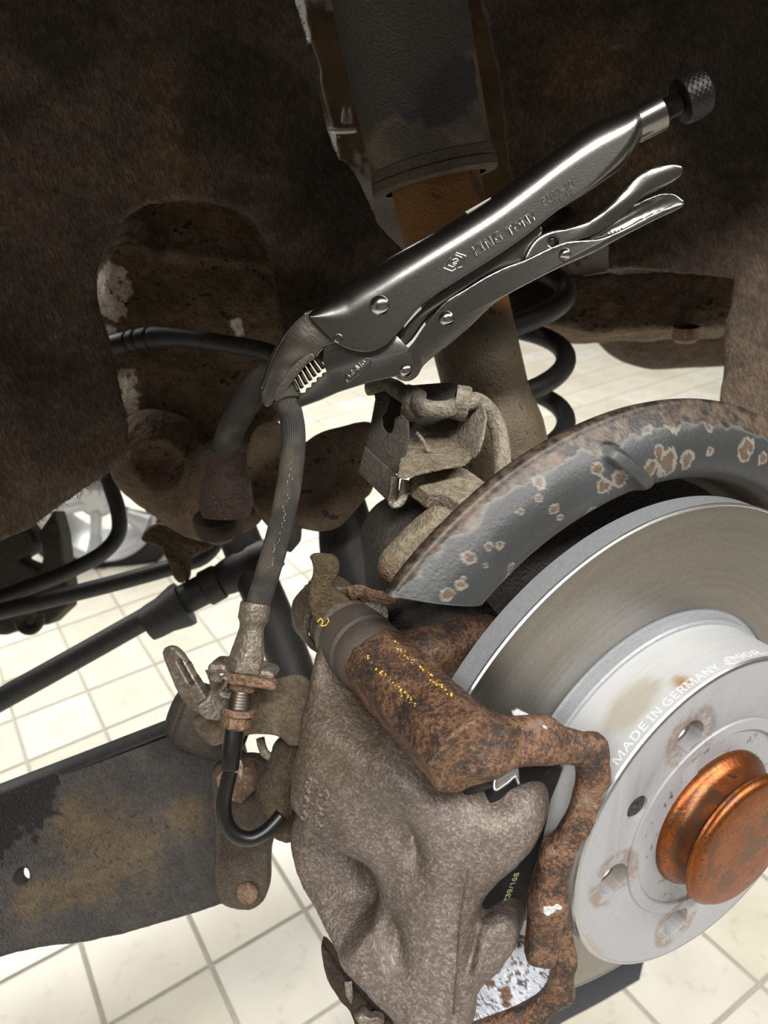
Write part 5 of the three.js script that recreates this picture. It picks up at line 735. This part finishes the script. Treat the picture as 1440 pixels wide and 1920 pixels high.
  part(bm, 'beam_body', paint(boxUV(g), p => mix3([0.45, 0.4, 0.36], [0.85, 0.78, 0.7], fb3(p, 0.02, 3))), M.chassis);
  part(bm, 'beam_bolt', boxUV(rev(P(1287, 612, 0.65), V(0, -1, 0), [[0, 0.011], [0.010, 0.011], [0.013, 0.008], [0.013, 0]], 20)), M.rust_plain, 'brown bolt head under the beam');
  part(bm, 'spring_seat', boxUV(sweep(pxs([[930, 618, 0.61], [990, 600, 0.615], [1040, 580, 0.625], [1070, 560, 0.64]]), [0.009, 0.009, 0.008, 0.006], { seg: 40 })), M.black);
  part(bm, 'seat_lip', boxUV(pillow(planeAt(1010, 560, 0.64), [[940, 545], [1000, 535], [1060, 530], [1068, 545], [1040, 570], [980, 590], [940, 596]], { thick: 0.03, round: 0.005, cell: 0.002, noise: 0.004, noiseScale: 0.01, smooth: 30 })), M.dark_metal);
  settle(bm);
  const tk = thing('fuel_tank', 'rounded dark tank hanging behind the subframe beam', 'tank');
  g = solid(p => { let d = capsule(p, P(1230, 560, 0.95), P(1420, 540, 0.92), 0.085, 0.088); return d + 0.01 * (fb3(p, 0.06, 2) - 0.5); }, [P(1230, 560, 0.95), P(1420, 540, 0.92)], 0.11, 0.007);
  part(tk, 'tank_shell', paint(boxUV(g), () => [0.35, 0.3, 0.27]), M.chassis); 
  g = solid(p => capsule(p, P(1000, 590, 1.2), P(1180, 600, 1.2), 0.03, 0.028) + 0.004 * (fb3(p, 0.03, 2) - 0.5), [P(1000, 590, 1.2), P(1180, 600, 1.2)], 0.045, 0.006);
  part(tk, 'filler_pipe', boxUV(g), M.dull_steel); settle(tk);
}
{ // lower arm and rear links
  const arm = thing('trailing_arm', 'dark grey pressed steel trailing arm spattered with tan dirt', 'suspension arm');
  const fr = planeAt(220, 1580, 0.445, 0.00002, -0.00006), rl = relief(fr, [[100, 1600, 160, 14, -17, -0.003], [150, 1655, 180, 16, -20, 0.003], [250, 1640, 60, 20, -25, 0.0015]]);
  const l0 = fr.px(-200, 1690), l1 = fr.px(210, 1558);
  let g = pillow(fr, [[-600, 1722], [0, 1487], [100, 1450], [200, 1410], [320, 1364], [400, 1330], [440, 1330], [460, 1420], [440, 1560], [430, 1690], [400, 1702], [330, 1724], [236, 1750], [228, 1752], [160, 1766], [82, 1775], [30, 1786], [0, 1795], [-600, 1950]], { thick: 0.018, round: 0.003, cell: 0.0013, holes: [[41, 1643, 0.0042]], front: (u, v) => { const ex = l1[0] - l0[0], ey = l1[1] - l0[1], s = (ex * (v - l0[1]) - ey * (u - l0[0])) / Math.hypot(ex, ey); return rl(u, v) + 0.0022 * sstep(0.0012, -0.0012, s) * sstep(l1[0] + 0.03, l1[0] - 0.01, u); }, noise: 0.0006, noiseScale: 0.006 });
  const tanS = [[160, 1555, 0.022], [210, 1590, 0.026], [250, 1600, 0.02], [180, 1640, 0.02], [350, 1530, 0.014], [120, 1670, 0.014], [60, 1685, 0.012]].map(([x, y, r]) => [fr.at(x, y), r]), blk = [[30, 1500, 0.02], [70, 1490, 0.014], [-20, 1510, 0.03]].map(([x, y, r]) => [fr.at(x, y), r]);
  paint(g = boxUV(g), p => { const n = fb3(p, 0.02, 4), m = fb3(p, 0.005, 3), o = fb3(p, 0.0018, 2); let c = mix3(L3(150, 150, 158), L3(196, 190, 184), n); let k = 0; for (const [q, r] of tanS) k = Math.max(k, sstep(1.3, 0.3, p.distanceTo(q) / r + (m - 0.5) * 1.1)); c = mix3(c, L3(255, 228, 178), k * 0.75); let b = 0; for (const [q, r] of blk) b = Math.max(b, sstep(1, 0.9, p.distanceTo(q) / r + (m - 0.5) * 1.3)); c = mix3(c, L3(70, 70, 72), b); if (o > 0.76) c = [0.25, 0.22, 0.2]; return c; });
  part(arm, 'arm_pressing', g, M.grime);
  part(arm, 'top_flange', boxUV(sweep(pxs([[-600, 1716, 0.445], [0, 1484, 0.455], [160, 1423, 0.457], [320, 1361, 0.459], [400, 1330, 0.46]]), 0.0022, { seg: 60, flat: 3 })), M.black);
  settle(arm);
  const bk = thing('arm_bracket', 'rounded steel arm end bracket with a rusty bolt head', 'bracket');
  g = pillow(planeAt(450, 1580, 0.418, 0, -0.00002), [[398, 1440], [420, 1430], [470, 1420], [520, 1440], [520, 1540], [505, 1600], [503, 1660], [495, 1690], [470, 1708], [440, 1708], [415, 1696], [403, 1670], [402, 1560]], { thick: 0.014, round: 0.004, cell: 0.0011, smooth: 70, noise: 0.0008, noiseScale: 0.008, front: relief(planeAt(450, 1580, 0.418, 0, -0.00002), [[455, 1550, 26, 80, 5, -0.003], [410, 1560, 14, 120, 0, 0.003]]) });
  part(bk, 'bracket_body', paint(boxUV(g), p => mix3(L3(168, 152, 136), L3(232, 214, 192), fb3(p, 0.014, 4))), M.grime);
  part(bk, 'bolt_head', boxUV(rev(P(464, 1672, 0.414), BACK, [[0, 0.0058], [0.0022, 0.0058], [0.003, 0.0048], [0.0034, 0.003], [0.0034, 0]], 28, 0.4)), M.rust_plain, 'rusty bolt head');
  part(bk, 'upper_bolt', boxUV(prism(P(445, 1462, 0.408), BACK, -0.006, 0.006, 0.011, 6, 0.001, 0.2)), M.rust_plain, 'rusty hexagonal bolt');
  settle(bk);
  const bu = thing('rubber_bush', 'rounded dark rubber bush on top of the trailing arm', 'bush');
  part(bu, 'bush_body', boxUV(rev(P(372, 1345, 0.452), RIGHT.clone().multiplyScalar(-1).addScaledVector(UPV, 0.35), [[-0.03, 0.010], [-0.03, 0.018], [-0.01, 0.0200], [0.006, 0.0195], [0.0085, 0.0175], [0.0095, 0.0178], [0.0135, 0.0150], [0.0160, 0.0100], [0.0165, 0]], 44, 0.6)), M.dusty_dark); settle(bu);
  const wr = thing('wire_hook', 'small pale bent wire hook beside the caliper', 'wire');
  part(wr, 'bent_wire', boxUV(sweep(pxs([[488, 1384, 0.39], [492, 1402, 0.388], [500, 1415, 0.387], [514, 1420, 0.386], [530, 1416, 0.386]]), 0.0022, { seg: 40, rad: 12 })), M.dirt_plain); settle(wr);
  // back of the caliper: piston lever housing in shade
  const hb = thing('handbrake_lever', 'dirty handbrake lever housing behind the caliper', 'lever');
  g = solid(p => { let d = capsule(p, P(540, 1410, 0.385), P(525, 1480, 0.385), 0.008, 0.011); d = smin(d, capsule(p, P(525, 1480, 0.385), P(540, 1540, 0.385), 0.011, 0.010), 0.006); return d + 0.0018 * (fb3(p, 0.006, 3) - 0.5); }, [P(540, 1410, 0.385), P(540, 1540, 0.385)], 0.018, 0.0011);
  part(hb, 'lever_body', paint(boxUV(g), p => mix3(L3(110, 100, 88), L3(160, 148, 130), fb3(p, 0.006, 3))), M.dirt); settle(hb);
  const lo = thing('caliper_spring', 'dark return spring and clip under the caliper', 'spring');
  part(lo, 'dark_lever', paint(boxUV(pillow(planeAt(660, 1860, 0.372), [[603, 1775], [615, 1785], [655, 1840], [700, 1890], [740, 1930], [720, 1990], [680, 1960], [655, 1900], [630, 1870], [610, 1830]], { thick: 0.012, round: 0.003, cell: 0.0012, smooth: 40, noise: 0.001, noiseScale: 0.006 })), p => mix3(L3(90, 80, 76), L3(140, 124, 112), fb3(p, 0.008, 3))), M.rust);
  part(lo, 'clip_leaf', boxUV(plate(planeAt(655, 1860, 0.366), [[646, 1842], [660, 1840], [662, 1870], [658, 1884], [648, 1866]], 0.0008)), M.dull_steel);
  part(lo, 'pale_flake', boxUV(pillow(planeAt(695, 1912, 0.36), [[666, 1912], [680, 1900], [694, 1910], [712, 1906], [720, 1918], [716, 1940], [680, 1940]], { thick: 0.006, round: 0.002, cell: 0.0009, noise: 0.002, noiseScale: 0.004 })), M.dull_steel); settle(lo);

  // dark links behind, from the subframe
  const link = (name, label, cat, pts, r, mat = M.black, opt = {}) => { const t = thing(name, label, cat); part(t, 'rod', boxUV(sweep(pxs(pts), r, { seg: 90, ...opt })), mat); return t; };
  settle(link('anti_roll_bar', 'bent black bar in front of the white wheel', 'bar', [[190, 850, 0.72], [205, 905, 0.72], [222, 960, 0.72], [222, 1000, 0.72], [196, 1034, 0.715], [120, 1075, 0.71], [40, 1106, 0.7], [-60, 1144, 0.69], [-420, 1285, 0.66]], 0.0072));
  settle(link('fuel_line', 'long thin black bar below the bent bar', 'bar', [[408, 985, 0.66], [403, 1018, 0.66], [380, 1044, 0.66], [340, 1058, 0.66], [220, 1092, 0.66], [100, 1122, 0.66], [0, 1146, 0.66], [-60, 1160, 0.66], [-420, 1246, 0.72]], 0.0072));
  const cab = link('handbrake_cable', 'thick black handbrake cable sheath with a flared sleeve', 'cable', [[-420, 1543, 0.588], [0, 1312, 0.602], [150, 1229, 0.606], [290, 1150, 0.61]], 0.0090);
  const sl0 = P(275, 1172, 0.609), sl1 = P(352, 1128, 0.613), sd = sl1.clone().sub(sl0).normalize();
  part(cab, 'sleeve', boxUV(rev(sl0, sd, [[0, 0.004], [0, 0.0135], [0.006, 0.0145], [0.016, 0.0150], [0.030, 0.0185], [0.034, 0.0185], [0.034, 0.006]], 40)), M.black, 'flared black sleeve');
  const bel = P(338, 1128, 0.613), bed = P(480, 1055, 0.62).sub(bel), BL = bed.length(); part(cab, 'bellows', boxUV(rev(bel, bed, [[0, 0.012], [0.02, 0.0125], [0.022, 0.0145], [0.034, 0.0145], [0.036, 0.0130], [0.046, 0.0150], [0.05, 0.0150], [0.054, 0.0170], [BL, 0.018], [BL + 0.02, 0.012]], 40)), M.black, 'stepped black rubber bellows'); settle(cab);
  settle(link('damper_rod', 'black rod running down behind the hose fitting', 'rod', [[430, 960, 0.64], [470, 1060, 0.62], [520, 1180, 0.6], [560, 1290, 0.58], [590, 1380, 0.57]], 0.0165));
  settle(link('tie_rod', 'thin brown rod behind the hose', 'rod', [[425, 1000, 0.66], [470, 1110, 0.64], [530, 1260, 0.62]], 0.0048, M.dark_metal));
  settle(link('control_link', 'wide black link behind the caliper lug', 'link', [[640, 930, 0.56], [655, 1020, 0.55], [690, 1120, 0.54], [720, 1220, 0.53]], [0.016, 0.022, 0.022, 0.02]));
  const ca = thing('wishbone', 'dark brown curved control arm behind the brake hose', 'suspension arm');
  g = pillow(planeAt(600, 880, 0.48, 0.00004), [[480, 800], [520, 790], [560, 830], [600, 810], [640, 798], [700, 792], [700, 920], [680, 940], [640, 985], [600, 998], [560, 992], [520, 1000], [480, 960], [460, 880]], { thick: 0.02, round: 0.006, cell: 0.0016, smooth: 60, noise: 0.002, noiseScale: 0.012 });
  part(ca, 'arm_body', paint(boxUV(g), p => mix3([0.4, 0.37, 0.34], [0.8, 0.74, 0.68], fb3(p, 0.015, 3))), M.chassis);
  part(ca, 'arm_bolt', boxUV(sweep(pxs([[548, 985, 0.47], [546, 1010, 0.47], [540, 1034, 0.47]]), [0.006, 0.006, 0.002], { seg: 20 })), M.dark_metal); settle(ca);
  const kb = thing('bump_stop', 'dark hanging bracket with pointed tail under the chassis', 'bracket');
  g = pillow(planeAt(330, 1020, 0.60), [[262, 1012], [275, 990], [300, 980], [330, 985], [380, 1000], [400, 1020], [380, 1035], [352, 1044], [348, 1080], [340, 1094], [328, 1090], [312, 1050], [300, 1028]], { thick: 0.02, round: 0.005, cell: 0.0016, smooth: 50, noise: 0.002, noiseScale: 0.01 });
  part(kb, 'bracket_body', paint(boxUV(g), p => mix3([0.4, 0.37, 0.34], [0.7, 0.64, 0.58], fb3(p, 0.015, 3))), M.chassis); settle(kb);
  const kp = thing('axle_mount', 'black axle mount block with a round eye at its foot', 'mount');
  g = pillow(planeAt(50, 1090, 0.74), [[-60, 990], [0, 985], [40, 975], [60, 1000], [64, 1020], [56, 1036], [34, 1050], [60, 1060], [72, 1068], [80, 1040], [70, 1000], [100, 955], [112, 1000], [118, 1050], [126, 1100], [124, 1140], [90, 1172], [40, 1180], [10, 1192], [-60, 1190]], { thick: 0.03, round: 0.006, cell: 0.002 });
  part(kp, 'mount_body', paint(boxUV(g), p => [0.5, 0.47, 0.44]), M.grime);
  part(kp, 'mount_eye', boxUV(rev(P(58, 1162, 0.70), BACK, [[0, 0.0045], [0, 0.0125], [0.004, 0.0135], [0.006, 0.012], [0.005, 0.008], [0.002, 0.0045]], 36)), M.dusty_dark); settle(kp);
}
{ // the car's bodywork round the arch, above and outside the frame
  const b = thing('car_bodywork', 'white car body side above the open wheel arch', 'car body');
  const s = new THREE.Shape(), hz = DC.z, hy = DC.y; s.moveTo(-1.5, 0.12); s.lineTo(-0.505, 0.12); s.absarc(0, 0.02, 0.515, Math.PI - 0.195, 0.195, true); s.lineTo(1.3, 0.12); s.lineTo(1.3, 0.85); s.lineTo(-1.5, 0.85); s.closePath();
  let g = new THREE.ExtrudeGeometry(s, { depth: 0.02, bevelEnabled: true, bevelSize: 0.004, bevelThickness: 0.004, bevelSegments: 2, curveSegments: 40 }); g.rotateY(Math.PI / 2); g.translate(-0.10, hy, hz); part(b, 'side_panel', boxUV(crease(g, 0.5)), M.car_paint);
  const bx = (n, x0, x1, y0, y1, z0, z1) => part(b, n, boxUV(new RoundedBoxGeometry(x1 - x0, y1 - y0, z1 - z0, 2, 0.02).translate((x0 + x1) / 2, (y0 + y1) / 2, (z0 + z1) / 2)), M.dark_metal);
  bx('arch_roof', -1.0, -0.08, hy + 0.62, hy + 0.66, hz - 1.2, hz + 1.3);
  bx('floor_pan', -1.75, -0.98, hy + 0.30, hy + 0.40, hz - 1.2, hz + 1.3);
  settle(b);
}
renderer.render(scene, camera);
